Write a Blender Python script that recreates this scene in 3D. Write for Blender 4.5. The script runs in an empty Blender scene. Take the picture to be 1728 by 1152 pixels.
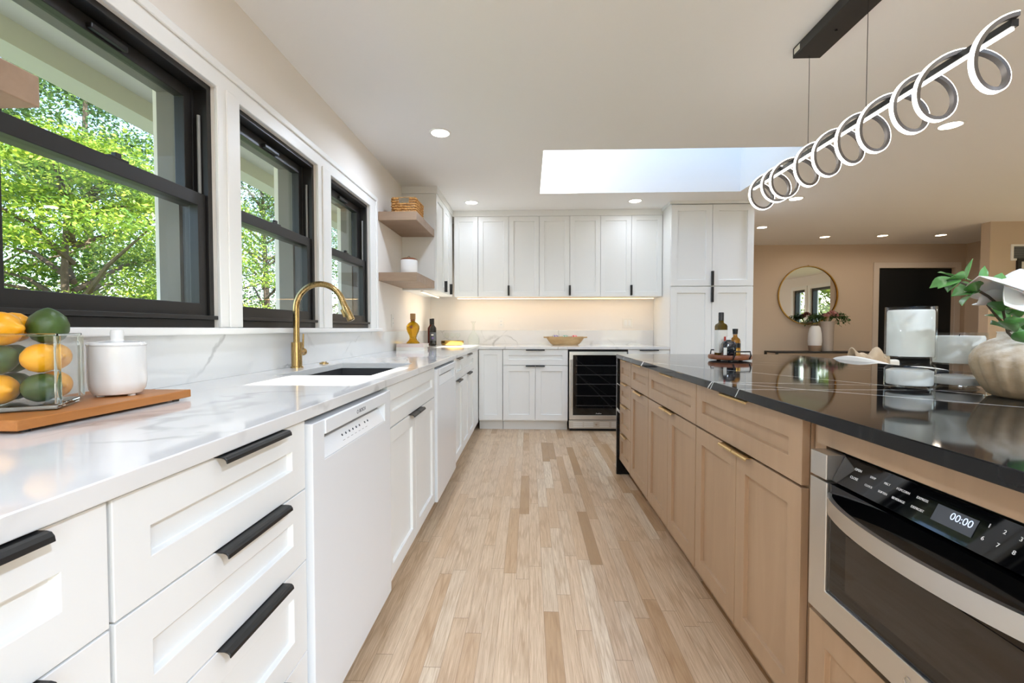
import bpy, bmesh, math, random
from mathutils import Vector, Matrix, noise as mnoise
import numpy as np

S = bpy.context.scene
COL = S.collection
PI = math.pi
R = math.radians

# ------------------------------------------------------------------ camera
CAM_H = 1.096
cam_d = bpy.data.cameras.new('camera')
cam_d.sensor_width = 36.0
cam_d.sensor_fit = 'HORIZONTAL'
cam_d.lens = 16.0
cam_d.clip_start = 0.02
cam_d.clip_end = 300
cam = bpy.data.objects.new('camera', cam_d)
COL.objects.link(cam)
cam.location = (0, 0, CAM_H)
cam.rotation_euler = (PI / 2 - math.atan(21.5 / 768), 0, math.atan(29 / 768))
S.camera = cam

# ------------------------------------------------------------------ sky, sun, exposure
SUN_DIR = Vector((-0.70, 0.50, -1.0)).normalized()
world = bpy.data.worlds.new('sky')
S.world = world
world.use_nodes = True
wn = world.node_tree
bg = wn.nodes['Background']
sky = wn.nodes.new('ShaderNodeTexSky')
sky.sky_type = 'NISHITA'
sky.sun_disc = False
sky.sun_elevation = math.asin(-SUN_DIR.z)
sky.sun_rotation = math.atan2(-SUN_DIR.x, -SUN_DIR.y)
wn.links.new(sky.outputs[0], bg.inputs[0])
bg.inputs[1].default_value = 0.23
sun_d = bpy.data.lights.new('sun', 'SUN')
sun_d.energy = 5.6
sun_d.angle = R(0.5)
sun_d.color = (1.0, 0.96, 0.9)
sun = bpy.data.objects.new('sun', sun_d)
COL.objects.link(sun)
sun.rotation_euler = SUN_DIR.to_track_quat('-Z', 'Y').to_euler()
sun.location = (6, -4, 12)

S.view_settings.view_transform = 'Standard'
S.view_settings.look = 'None'
S.view_settings.gamma = 1.0
S.view_settings.use_curve_mapping = False
S.view_settings.exposure = 1.9
S.cycles.max_bounces = 14
S.cycles.diffuse_bounces = 5
S.cycles.glossy_bounces = 5
S.cycles.transmission_bounces = 10
S.cycles.transparent_max_bounces = 16
S.cycles.caustics_reflective = False
S.cycles.caustics_refractive = False
S.cycles.sample_clamp_indirect = 6.0
DOWN_W = 9.0          # watts of one downlight
LED_UNDER = .14       # watts of one under-cabinet strip

# ------------------------------------------------------------------ helpers
def lin(h):
    c = [int(h[i:i + 2], 16) / 255 for i in (0, 2, 4)]
    return tuple(x / 12.92 if x <= 0.04045 else ((x + 0.055) / 1.055) ** 2.4 for x in c) + (1,)

def mat(name, hexc, rough=0.5, metal=0.0, **kw):
    m = bpy.data.materials.new(name)
    m.use_nodes = True
    b = m.node_tree.nodes['Principled BSDF']
    b.inputs['Base Color'].default_value = lin(hexc)
    b.inputs['Roughness'].default_value = rough
    b.inputs['Metallic'].default_value = metal
    for k, v in kw.items():
        b.inputs[k.replace('_', ' ')].default_value = v
    return m

class N:
    """small node-graph helper"""
    def __init__(self, m):
        self.t = m.node_tree
        self.b = self.t.nodes.get('Principled BSDF')
        self.co = self.t.nodes.new('ShaderNodeTexCoord')
    def val(self, sock, v):
        if hasattr(v, 'is_output') or isinstance(v, bpy.types.NodeSocket):
            self.t.links.new(v, sock)
        else:
            sock.default_value = v
    def math(self, op, a, b=0.0, c=None, clamp=False):
        n = self.t.nodes.new('ShaderNodeMath')
        n.operation = op
        n.use_clamp = clamp
        self.val(n.inputs[0], a)
        self.val(n.inputs[1], b)
        if c is not None:
            self.val(n.inputs[2], c)
        return n.outputs[0]
    def xyz(self, vec=None):
        n = self.t.nodes.new('ShaderNodeSeparateXYZ')
        self.t.links.new(vec or self.co.outputs['Object'], n.inputs[0])
        return n.outputs
    def comb(self, x, y, z):
        n = self.t.nodes.new('ShaderNodeCombineXYZ')
        for i, v in enumerate((x, y, z)):
            self.val(n.inputs[i], v)
        return n.outputs[0]
    def mapping(self, scale, rot=(0, 0, 0), loc=(0, 0, 0), vec=None):
        n = self.t.nodes.new('ShaderNodeMapping')
        self.t.links.new(vec or self.co.outputs['Object'], n.inputs[0])
        n.inputs['Scale'].default_value = scale
        n.inputs['Rotation'].default_value = rot
        n.inputs['Location'].default_value = loc
        return n.outputs[0]
    def noise(self, vec, scale=5, detail=4, rough=0.5, dist=0.0):
        n = self.t.nodes.new('ShaderNodeTexNoise')
        self.t.links.new(vec, n.inputs['Vector'])
        n.inputs['Scale'].default_value = scale
        n.inputs['Detail'].default_value = detail
        n.inputs['Roughness'].default_value = rough
        n.inputs['Distortion'].default_value = dist
        return n.outputs['Fac']
    def white(self, vec):
        n = self.t.nodes.new('ShaderNodeTexWhiteNoise')
        n.noise_dimensions = '3D'
        self.t.links.new(vec, n.inputs['Vector'])
        return n.outputs['Value']
    def ramp(self, fac, stops):
        n = self.t.nodes.new('ShaderNodeValToRGB')
        self.val(n.inputs[0], fac)
        e = n.color_ramp.elements
        while len(e) < len(stops):
            e.new(0.5)
        for i, (p, c) in enumerate(stops):
            e[i].position = p
            e[i].color = lin(c) if isinstance(c, str) else (c, c, c, 1)
        return n.outputs[0]
    def mix(self, fac, a, b, mode='MIX'):
        n = self.t.nodes.new('ShaderNodeMix')
        n.data_type = 'RGBA'
        n.blend_type = mode
        self.val(n.inputs[0], fac)
        self.val(n.inputs[6], a)
        self.val(n.inputs[7], b)
        return n.outputs[2]
    def bump(self, h, strength=0.2, dist=0.01):
        n = self.t.nodes.new('ShaderNodeBump')
        n.inputs['Strength'].default_value = strength
        n.inputs['Distance'].default_value = dist
        self.t.links.new(h, n.inputs['Height'])
        self.t.links.new(n.outputs[0], self.b.inputs['Normal'])
    def color(self, c):
        self.t.links.new(c, self.b.inputs['Base Color'])

class MB:
    """collects shapes, then links them as ONE mesh object"""
    def __init__(self, f=None):
        self.v, self.fc, self.f = [], [], f
    def add(self, vs, fs, T=None):
        k = len(self.v)
        for p in vs:
            p = Vector(p)
            if T is not None:
                p = T @ p
            self.v.append(tuple(self.f(*p)) if self.f else tuple(p))
        self.fc += [tuple(i + k for i in q) for q in fs]
        return self
    def box(self, x0, x1, y0, y1, z0, z1, T=None):
        return self.add([(x0, y0, z0), (x1, y0, z0), (x1, y1, z0), (x0, y1, z0), (x0, y0, z1), (x1, y0, z1), (x1, y1, z1), (x0, y1, z1)],
                        [(0, 3, 2, 1), (4, 5, 6, 7), (0, 1, 5, 4), (1, 2, 6, 5), (2, 3, 7, 6), (3, 0, 4, 7)], T)
    def lathe(self, prof, n=32, T=None, mod=None):
        """prof: list of (r, z); r=0 closes"""
        vs, fs, rings = [], [], []
        for (r, z) in prof:
            if r <= 1e-6:
                rings.append([len(vs)])
                vs.append((0, 0, z))
            else:
                ring = []
                for i in range(n):
                    a = 2 * PI * i / n
                    rr = r * (mod(a, z) if mod else 1)
                    ring.append(len(vs))
                    vs.append((rr * math.cos(a), rr * math.sin(a), z))
                rings.append(ring)
        for a, b in zip(rings, rings[1:]):
            if len(a) == 1 and len(b) == 1:
                continue
            for i in range(n):
                j = (i + 1) % n
                if len(a) == 1:
                    fs.append((a[0], b[j], b[i]))
                elif len(b) == 1:
                    fs.append((a[i], a[j], b[0]))
                else:
                    fs.append((a[i], a[j], b[j], b[i]))
        return self.add(vs, fs, T)
    def cyl(self, r, z0, z1, n=24, T=None):
        return self.lathe([(0, z0), (r, z0), (r, z1), (0, z1)], n, T)
    def tube(self, pts, rad, n=10, caps=True, T=None):
        pts = [Vector(p) for p in pts]
        if not hasattr(rad, '__len__'):
            rad = [rad] * len(pts)
        vs, fs = [], []
        up = None
        for i, p in enumerate(pts):
            t = (pts[min(i + 1, len(pts) - 1)] - pts[max(i - 1, 0)]).normalized()
            if up is None:
                up = Vector((0, 0, 1)) if abs(t.z) < 0.9 else Vector((1, 0, 0))
            a = t.cross(up).normalized()
            b = a.cross(t).normalized()
            up = b
            for k in range(n):
                c = 2 * PI * k / n
                vs.append(p + a * (rad[i] * math.cos(c)) + b * (rad[i] * math.sin(c)))
        for i in range(len(pts) - 1):
            for k in range(n):
                k2 = (k + 1) % n
                fs.append((i * n + k, i * n + k2, (i + 1) * n + k2, (i + 1) * n + k))
        if caps:
            fs.append(tuple(reversed(range(n))))
            fs.append(tuple((len(pts) - 1) * n + k for k in range(n)))
        return self.add(vs, fs, T)
    def prism(self, poly, x0, x1, T=None):
        """poly in (y, z), extruded along x"""
        n = len(poly)
        vs = [(x0, y, z) for y, z in poly] + [(x1, y, z) for y, z in poly]
        fs = [tuple(reversed(range(n))), tuple(range(n, 2 * n))]
        for i in range(n):
            j = (i + 1) % n
            fs.append((i, j, n + j, n + i))
        return self.add(vs, fs, T)
    def slab(self, us, vs_, keep, w0, w1, m):
        """grid slab with holes; m maps (u, v, w) to x, y, z"""
        idx, vs, fs = {}, [], []
        def g(i, j, k):
            if (i, j, k) not in idx:
                idx[(i, j, k)] = len(vs)
                vs.append(m(us[i], vs_[j], (w0, w1)[k]))
            return idx[(i, j, k)]
        nu, nv = len(us) - 1, len(vs_) - 1
        on = [[0 <= i < nu and 0 <= j < nv and keep((us[i] + us[i + 1]) / 2, (vs_[j] + vs_[j + 1]) / 2) for j in range(-1, nv + 1)] for i in range(-1, nu + 1)]
        on = lambda i, j: 0 <= i < nu and 0 <= j < nv and keep((us[i] + us[i + 1]) / 2, (vs_[j] + vs_[j + 1]) / 2)
        for i in range(nu):
            for j in range(nv):
                if not on(i, j):
                    continue
                fs.append((g(i, j, 0), g(i, j + 1, 0), g(i + 1, j + 1, 0), g(i + 1, j, 0)))
                fs.append((g(i, j, 1), g(i + 1, j, 1), g(i + 1, j + 1, 1), g(i, j + 1, 1)))
                if not on(i - 1, j):
                    fs.append((g(i, j, 0), g(i, j, 1), g(i, j + 1, 1), g(i, j + 1, 0)))
                if not on(i + 1, j):
                    fs.append((g(i + 1, j, 0), g(i + 1, j + 1, 0), g(i + 1, j + 1, 1), g(i + 1, j, 1)))
                if not on(i, j - 1):
                    fs.append((g(i, j, 0), g(i + 1, j, 0), g(i + 1, j, 1), g(i, j, 1)))
                if not on(i, j + 1):
                    fs.append((g(i, j + 1, 0), g(i, j + 1, 1), g(i + 1, j + 1, 1), g(i + 1, j + 1, 0)))
        return self.add(vs, fs)
    def shaker(self, x0, x1, z0, z1, y=0.0, t=0.02, rail=0.06, d=0.012):
        a = [(x0, z0), (x1, z0), (x1, z1), (x0, z1)]
        i_ = [(x0 + rail, z0 + rail), (x1 - rail, z0 + rail), (x1 - rail, z1 - rail), (x0 + rail, z1 - rail)]
        e = 0.0015
        p_ = [(x0 + rail + e, z0 + rail + e), (x1 - rail - e, z0 + rail + e), (x1 - rail - e, z1 - rail - e), (x0 + rail + e, z1 - rail - e)]
        vs = [(q[0], y, q[1]) for q in a] + [(q[0], y, q[1]) for q in i_] + [(q[0], y + d, q[1]) for q in p_] + [(q[0], y + t, q[1]) for q in a]
        fs = []
        for k in range(4):
            l = (k + 1) % 4
            fs += [(k, l, 4 + l, 4 + k), (4 + k, 4 + l, 8 + l, 8 + k), (l, k, 12 + k, 12 + l)]
        fs += [(8, 9, 10, 11), (15, 14, 13, 12)]
        return self.add(vs, fs)
    def build(self, name, m, parent=None, bevel=0.0, smooth=False, sub=0, solid=0.0, loc=None, seg=2, merge=False):
        me = bpy.data.meshes.new(name)
        me.from_pydata(self.v, [], self.fc)
        bm = bmesh.new()
        bm.from_mesh(me)
        if merge:
            bmesh.ops.remove_doubles(bm, verts=bm.verts, dist=1e-5)
        bmesh.ops.recalc_face_normals(bm, faces=bm.faces)
        bm.to_mesh(me)
        bm.free()
        me.update()
        if m is not None:
            me.materials.append(m)
        o = bpy.data.objects.new(name, me)
        COL.objects.link(o)
        if parent is not None:
            o.parent = parent
        if loc is not None:
            o.location = loc
        if smooth:
            for p in me.polygons:
                p.use_smooth = True
            if smooth != 'all':
                me.set_sharp_from_angle(angle=R(38))
        if solid:
            q = o.modifiers.new('s', 'SOLIDIFY')
            q.thickness = solid
            q.offset = 0
        if bevel:
            q = o.modifiers.new('b', 'BEVEL')
            q.width = bevel
            q.segments = seg
            q.limit_method = 'ANGLE'
            q.angle_limit = R(40)
        if sub:
            q = o.modifiers.new('d', 'SUBSURF')
            q.levels = sub
            q.render_levels = sub
        return o

def Tr(x=0, y=0, z=0, rz=0, rx=0, ry=0, s=1):
    return Matrix.Translation((x, y, z)) @ Matrix.Rotation(rz, 4, 'Z') @ Matrix.Rotation(ry, 4, 'Y') @ Matrix.Rotation(rx, 4, 'X') @ Matrix.Scale(s, 4)

def tag(o, label=None, cat=None, group=None, kind=None):
    if label: o['label'] = label
    if cat: o['category'] = cat
    if group: o['group'] = group
    if kind: o['kind'] = kind
    return o

def thing(name, label, cat, loc=(0, 0, 0), rz=0.0, group=None):
    o = bpy.data.objects.new(name, None)
    o.empty_display_size = 0.05
    COL.objects.link(o)
    o.location = loc
    o.rotation_euler = (0, 0, rz)
    return tag(o, label, cat, group)

def struct(o):
    o['kind'] = 'structure'
    return o

def area(name, w, loc, size, size_y=None, color=(1, 1, 1), parent=None, spread=PI, rot=(0, 0, 0)):
    d = bpy.data.lights.new(name, 'AREA')
    d.energy = w
    d.color = color
    d.spread = spread
    if size_y is None:
        d.shape = 'DISK'
        d.size = size
    else:
        d.shape = 'RECTANGLE'
        d.size = size
        d.size_y = size_y
    o = bpy.data.objects.new(name, d)
    COL.objects.link(o)
    o.location = loc
    o.rotation_euler = rot
    if parent is not None:
        o.parent = parent
    return o

def text(name, s, size, m, parent, T, depth=0.0003, align='CENTER'):
    c = bpy.data.curves.new(name, 'FONT')
    c.body = s
    c.size = size
    c.extrude = depth
    c.align_x = align
    c.align_y = 'CENTER'
    tmp = bpy.data.objects.new(name + '_curve', c)
    COL.objects.link(tmp)
    bpy.context.view_layer.update()
    me = bpy.data.meshes.new_from_object(tmp.evaluated_get(bpy.context.evaluated_depsgraph_get()))
    bpy.data.objects.remove(tmp)
    me.transform(T)
    me.materials.clear()
    me.materials.append(m)
    me.name = name
    o = bpy.data.objects.new(name, me)
    COL.objects.link(o)
    o.parent = parent
    return o

# ------------------------------------------------------------------ materials
M = {}
M['cab'] = mat('white_paint_cabinet', 'EBECEA', 0.38)
M['paint'] = mat('wall_paint', 'F1EBE4', 0.85)
M['beige'] = mat('wall_paint_dim_light', 'CDB9A2', 0.85)  # same wall paint, with dimmer, warmer light put into its colour
M['ceil'] = mat('ceiling_paint', 'F1F0EE', 0.9)
M['trim'] = mat('trim_paint', 'F0EFEC', 0.4)
M['black'] = mat('black_metal', '1B1B1B', 0.42)
M['bronze'] = mat('bronze_window_frame', '1C1A19', 0.42)
M['white_gloss'] = mat('white_enamel', 'E9ECEF', 0.16)
M['dark'] = mat('black_plastic', '0B0B0C', 0.35)
M['blackdoor'] = mat('black_door_paint', '17191B', 0.35)
M['soffit'] = mat('soffit_paint', 'CFC7B6', 0.9)
M['grey'] = mat('grey_plastic', '8A8A88', 0.5)
M['chrome'] = mat('polished_steel', 'D0D0D0', 0.12, 1.0)
M['mirror'] = mat('mirror_silver', 'E8E8E8', 0.01, 1.0)
M['gold'] = mat('gold_metal', 'C9A35A', 0.25, 1.0)
M['plate'] = mat('white_plastic', 'EFEBE4', 0.4)
M['ceramic'] = mat('white_ceramic', 'ECEBE9', 0.12)
M['candle'] = mat('candle_wax', 'F2F1EC', 0.45)
M['cork'] = mat('cork', 'B08A5A', 0.8)
M['label_white'] = mat('paper_label', 'E4E2DA', 0.6)
M['label_red'] = mat('red_print', 'B03A2C', 0.6)
M['label_violet'] = mat('violet_print', '6F5C9C', 0.6)
M['ink'] = mat('grey_ink', '4A4E54', 0.6)
M['white_ink'] = mat('white_ink', 'E6E6E6', 0.6)
M['sinkmat'] = mat('charcoal_composite', '3A3A3C', 0.45)
M['pulp'] = mat('book_paper', 'E8E0D2', 0.8)
M['book'] = mat('blush_book_cover', 'E3CFC6', 0.6)
M['book2'] = mat('cream_book_cover', 'EBE5DC', 0.6)
M['fabric'] = mat('cream_fabric', 'E9E4DA', 0.9)
M['throw'] = mat('beige_knit', 'BFA98C', 0.95)
M['stool_leg'] = mat('light_oak_leg', 'B48F68', 0.5)

def wood(name, c1, c2, rough, sx=(40, 1.5, 40), amt=1.0):
    m = mat(name, c1, rough)
    n = N(m)
    f = n.noise(n.mapping(sx), 1.6, 5, 0.6, 0.6)
    n.color(n.ramp(f, [(0.25, c2), (0.75, c1)]))
    return m
M['taupe'] = wood('taupe_stained_maple', 'B7997A', 'AB8E70', 0.42, (9, 9, 1.2))
M['shelfwood'] = wood('taupe_shelf_wood', 'A58B75', '937A64', 0.5, (3, 14, 14))
M['board'] = wood('cutting_board_wood', 'C07F43', 'A9692F', 0.42, (30, 2, 30))
M['acacia'] = wood('acacia_wood', 'A0623F', '6E3A22', 0.4, (4, 14, 14))
M['dough'] = wood('pale_bowl_wood', 'CDB083', 'AE8C5C', 0.6, (3, 10, 14))
M['bark'] = wood('bark', '6B5A48', '3E3228', 0.9, (8, 8, 2))

# brushed metals
def brushed(name, c, rough, sc):
    m = mat(name, c, rough, 1.0)
    n = N(m)
    f = n.noise(n.mapping(sc), 6, 3, 0.6)
    t = n.t
    r = n.math('MULTIPLY_ADD', f, 0.18, rough - 0.09)
    t.links.new(r, n.b.inputs['Roughness'])
    return m
M['casing_dim'] = mat('trim_paint_dim_light', 'D8C9B8', 0.5)  # white trim paint, its colour darkened for the dim far room
M['moulding'] = mat('outside_moulding_paint', '7D7872', 0.8)
M['vent_bright'] = mat('pale_steel', 'E4E4E2', 0.35, 0.3)
M['rack'] = mat('dark_wire', '2A2A2C', 0.4)
M['steel'] = mat('brushed_steel', 'D3D0CA', 0.33, 1.0)
M['brass'] = brushed('brushed_brass', 'B79A68', 0.27, (30, 30, 4))
M['brass_pull'] = brushed('brass_pull', 'D3B27A', 0.30, (4, 30, 30))

# thin window glass: clear with a Fresnel reflection
def thin_glass(name, tint='FBFDFC', refl=1.0):
    m = bpy.data.materials.new(name)
    m.use_nodes = True
    t = m.node_tree
    t.nodes.clear()
    out = t.nodes.new('ShaderNodeOutputMaterial')
    mx = t.nodes.new('ShaderNodeMixShader')
    tr = t.nodes.new('ShaderNodeBsdfTransparent')
    gl = t.nodes.new('ShaderNodeBsdfGlossy')
    lw = t.nodes.new('ShaderNodeLayerWeight')     # Schlick reflectance, the same from both sides of the pane
    lw.inputs[0].default_value = 0.5
    tr.inputs[0].default_value = lin(tint)
    gl.inputs['Roughness'].default_value = 0.0
    pw = t.nodes.new('ShaderNodeMath')
    pw.operation = 'POWER'
    pw.inputs[1].default_value = 5.0
    t.links.new(lw.outputs['Facing'], pw.inputs[0])
    mu = t.nodes.new('ShaderNodeMath')
    mu.operation = 'MULTIPLY_ADD'
    mu.inputs[1].default_value = 0.75 * refl
    mu.inputs[2].default_value = 0.03 * refl
    t.links.new(pw.outputs[0], mu.inputs[0])
    t.links.new(mu.outputs[0], mx.inputs[0])
    t.links.new(tr.outputs[0], mx.inputs[1])
    t.links.new(gl.outputs[0], mx.inputs[2])
    t.links.new(mx.outputs[0], out.inputs[0])
    return m
M['pane'] = thin_glass('window_glass')
M['thin'] = thin_glass('thin_clear_glass', 'FDFEFD', .65)

def glass(name, c, rough=0.0, ior=1.45):
    return mat(name, c, rough, 0.0, Transmission_Weight=1.0, IOR=ior)
M['glass'] = glass('clear_glass', 'F4FAF7')
M['glass_reflection'] = mat('white_glass_reflection', 'E3E4E1', 0.15)  # white that stands for reflections in clear glass
M['oil'] = mat('golden_oil', 'E2AA08', 0.05, 0, Transmission_Weight=0.75, IOR=1.4)
M['oil_dark'] = mat('olive_oil_glass', '6B5410', 0.06, 0, Transmission_Weight=0.5, IOR=1.4)
M['amber'] = mat('amber_oil', 'C98A35', 0.05, 0, Transmission_Weight=0.6, IOR=1.4)
M['winebottle'] = mat('dark_wine_glass', '0D0F0E', 0.06)
M['redbottle'] = mat('dark_red_glass', '5A1E14', 0.06)
M['balsamic'] = mat('dark_vinegar', '10141C', 0.06)
M['blackglass'] = mat('black_glass', '060607', 0.03)
M['smoke'] = mat('smoked_glass', '0E0E0F', 0.03, 0, Specular_IOR_Level=0.6)
M['ovenglass'] = mat('oven_window_glass', '2A241F', 0.04)

def emit(name, c, s):
    m = bpy.data.materials.new(name)
    m.use_nodes = True
    b = m.node_tree.nodes['Principled BSDF']
    b.inputs['Base Color'].default_value = lin(c)
    b.inputs['Emission Color'].default_value = lin(c)
    b.inputs['Emission Strength'].default_value = s
    return m
M['lens'] = emit('lit_lens', 'FFF6EA', 5.0)
M['lens_dim'] = emit('lit_lens_soft', 'FFE3C0', 3.0)
M['led'] = emit('led_diffuser', 'FFFAF5', 2.6)
M['led_warm'] = emit('warm_led', 'FFD08A', 2.2)
M['digits'] = emit('display_digits', 'CFE2FF', .5)
M['alum'] = mat('grey_aluminium', '6F6B68', 0.4, 0.6)

# oak strip floor
def floor_mat():
    m = mat('oak_strip_floor', 'D6B48E', 0.3)
    n = N(m)
    x, y, z = n.xyz()
    W = 0.0572
    u = n.math('DIVIDE', x, W)
    row = n.math('FLOOR', u)
    fu = n.math('FRACT', u)
    ro = n.white(n.comb(row, 3.7, 1.1))
    ln = n.math('MULTIPLY_ADD', n.white(n.comb(row, 9.1, 4.4)), 0.45, 0.5)
    v = n.math('ADD', n.math('DIVIDE', y, ln), n.math('MULTIPLY', ro, 17.0))
    iv = n.math('FLOOR', v)
    fv = n.math('FRACT', v)
    bid = n.white(n.comb(row, iv, 0.5))
    bid2 = n.white(n.comb(row, iv, 7.5))
    base = n.ramp(bid, [(0.0, 'A98760'), (0.05, 'C2A07A'), (0.15, 'D0B290'), (0.5, 'DAC0A1'), (0.85, 'D5BC9E'), (1.0, 'E2CFB4')])
    # grain: long streaks plus cathedral figure
    off = n.math('MULTIPLY', bid2, 40.0)
    gv = n.comb(n.math('MULTIPLY', x, 140.0), n.math('MULTIPLY_ADD', y, 5.0, off), off)
    g = n.noise(gv, 1.0, 5, 0.65, 1.2)
    wv = n.t.nodes.new('ShaderNodeTexWave')
    wv.wave_type = 'RINGS'
    wv.inputs['Scale'].default_value = 1.3
    wv.inputs['Distortion'].default_value = 5.0
    wv.inputs['Detail'].default_value = 2.0
    wv.inputs['Detail Scale'].default_value = 1.4
    n.t.links.new(n.comb(n.math('MULTIPLY_ADD', fu, 1.6, n.math('MULTIPLY', bid2, 5.0)), n.math('MULTIPLY_ADD', y, 1.1, off), off), wv.inputs['Vector'])
    c = n.mix(n.math('MULTIPLY', n.ramp(g, [(0.35, 0.55), (0.62, 0.0)]), 1.0), base, lin('A07C58'))
    c = n.mix(n.math('MULTIPLY', n.ramp(wv.outputs['Fac'], [(0.0, 0.30), (0.35, 0.0)]), n.ramp(bid2, [(0.35, 0.0), (0.5, 1.0)])), c, lin('9C7852'))
    gap = n.math('MAXIMUM', n.math('MULTIPLY', n.math('LESS_THAN', fu, 0.02), 0.9),
                 n.math('LESS_THAN', n.math('MULTIPLY', fv, ln), 0.0018))
    c = n.mix(n.math('MULTIPLY', gap, 0.75), c, lin('6B4A2C'))
    n.color(c)
    rr = n.math('MULTIPLY_ADD', g, 0.18, 0.24)
    n.t.links.new(rr, n.b.inputs['Roughness'])
    n.bump(n.math('SUBTRACT', 1.0, gap), 0.12, 0.001)
    return m
M['floor'] = floor_mat()

# white quartz with sparse grey veins
def quartz_mat():
    m = mat('white_quartz', 'EFEFED', 0.07)
    n = N(m)
    p = n.co.outputs['Object']
    nz = n.t.nodes.new('ShaderNodeTexNoise')
    nz.inputs['Scale'].default_value = 2.2
    nz.inputs['Detail'].default_value = 5
    n.t.links.new(p, nz.inputs['Vector'])
    def vein(scale, rot, width, seed, dist):
        sv = n.t.nodes.new('ShaderNodeVectorMath')
        sv.operation = 'SCALE'
        n.t.links.new(nz.outputs['Color'], sv.inputs[0])
        sv.inputs['Scale'].default_value = dist
        av = n.t.nodes.new('ShaderNodeVectorMath')
        n.t.links.new(n.mapping((scale, scale * 0.45, scale), rot, (seed, seed * 2, seed)), av.inputs[0])
        n.t.links.new(sv.outputs[0], av.inputs[1])
        vo = n.t.nodes.new('ShaderNodeTexVoronoi')
        vo.feature = 'DISTANCE_TO_EDGE'
        vo.inputs['Scale'].default_value = 1.0
        n.t.links.new(av.outputs[0], vo.inputs['Vector'])
        w = n.noise(n.mapping((1.3, 1.3, 1.3), (0, 0, 0), (seed, 0, 0)), 1.7, 3, 0.6)
        msk = n.ramp(w, [(0.50, 0.0), (0.62, 1.0)])
        wid = n.math('MULTIPLY_ADD', n.noise(n.mapping((1, 1, 1), (0, 0, 0), (0, seed, 3)), 5, 3), width, 0.001)
        ed = n.math('SUBTRACT', 1.0, n.math('DIVIDE', vo.outputs['Distance'], wid), clamp=True)
        return n.math('MULTIPLY', n.math('POWER', ed, 0.7), msk)
    v1 = vein(1.35, (0.3, 0.2, 0.9), 0.055, 3.1, 0.9)
    v2 = vein(2.6, (0.1, 0.5, -0.5), 0.03, 8.3, 0.8)
    cl = n.noise(n.mapping((1.2, 1.2, 1.2)), 1.6, 4)
    c = n.mix(n.ramp(cl, [(0.45, 0.0), (0.75, 0.35)]), lin('E3E3E2'), lin('D2D2D1'))
    c = n.mix(n.math('MULTIPLY', v1, 0.62), c, lin('9A9A98'))
    c = n.mix(n.math('MULTIPLY', v2, 0.5), c, lin('8E8E8C'))
    n.color(c)
    return m
M['quartz'] = quartz_mat()

# black stone with a few long thin white veins (in the slab's own coordinates)
def blackstone_mat():
    m = mat('black_stone', '141516', 0.05, 0, Specular_IOR_Level=0.27)
    n = N(m)
    x, y, z = n.xyz()
    ns = n.math('SUBTRACT', n.noise(n.mapping((1, 1, 1)), 2.2, 4), 0.5)
    ns2 = n.math('SUBTRACT', n.noise(n.mapping((1, 1, 1), (0, 0, 0), (4, 2, 1)), 9.0, 4), 0.5)
    tot = None
    L = [((1.475, 3.228), (1.924, 3.001), 0.0016), ((1.279, 2.638), (1.724, 2.253), 0.002), ((0.657, 2.62), (1.0, 1.95), 0.0022),
         ((0.943, 2.061), (1.195, 1.56), 0.0022), ((0.70, 1.64), (1.202, 1.569), 0.002), ((0.728, 1.59), (1.192, 1.138), 0.0022),
         ((1.374, 1.446), (1.80, 1.44), 0.0018), ((0.657, 2.95), (0.95, 2.70), 0.0016), ((1.0, 3.4), (1.3, 3.1), 0.0014)]
    for (a, b, w) in L:
        dx, dy = b[0] - a[0], b[1] - a[1]
        ln = math.hypot(dx, dy)
        nx, ny = -dy / ln, dx / ln
        d = n.math('ADD', n.math('MULTIPLY', x, nx), n.math('MULTIPLY', y, ny))
        d = n.math('SUBTRACT', d, a[0] * nx + a[1] * ny)
        d = n.math('ADD', d, n.math('MULTIPLY', ns, 0.05))
        d = n.math('ADD', d, n.math('MULTIPLY', n.math('SUBTRACT', z, 0.906), 0.9))
        d = n.math('ADD', d, n.math('MULTIPLY', ns2, 0.008))
        d = n.math('ABSOLUTE', d)
        k = n.math('SUBTRACT', 1.0, n.math('POWER', n.math('DIVIDE', d, w * 1.8), 3.0), clamp=True)
        tot = k if tot is None else n.math('MAXIMUM', tot, k)
    c = n.mix(n.math('MULTIPLY', tot, 0.9, clamp=True), n.ramp(n.noise(n.mapping((1, 1, 1)), 6, 5), [(0.3, '101112'), (0.8, '1C1D1F')]), lin('E8E8E6'))
    n.color(c)
    return m
M['blackstone'] = blackstone_mat()

def leaf_mat(name, stops, transl=0.35, rough=0.5):
    m = mat(name, stops[0], rough)
    n = N(m)
    t = n.t
    oi = n.noise(n.mapping((1, 1, 1)), 3.0, 2)
    gi = t.nodes.new('ShaderNodeNewGeometry')
    f = n.math('ADD', n.math('MULTIPLY', oi, 0.5), n.math('MULTIPLY', gi.outputs['Random Per Island'], 0.5))
    c = n.ramp(f, [(0.25 + 0.5 * i / max(1, len(stops) - 1), s) for i, s in enumerate(stops)])
    n.color(c)
    tl = t.nodes.new('ShaderNodeBsdfTranslucent')
    t.links.new(c, tl.inputs[0])
    mx = t.nodes.new('ShaderNodeMixShader')
    mx.inputs[0].default_value = transl
    t.links.new(n.b.outputs[0], mx.inputs[1])
    t.links.new(tl.outputs[0], mx.inputs[2])
    t.links.new(mx.outputs[0], t.nodes['Material Output'].inputs[0])
    return m
M['leaf_bright'] = leaf_mat('bright_leaves', ['4A6E20', '7A9830', 'B4C046'])
M['leaf_mid'] = leaf_mat('mid_green_leaves', ['385426', '557434', '7C964A'])
M['leaf_dark'] = leaf_mat('dark_green_leaves', ['33502A', '4C6C38', '6B8850'])
M['leaf_glossy'] = leaf_mat('glossy_leaves', ['44793C', '5B944C', '86B468'], 0.15, 0.3)
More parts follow.
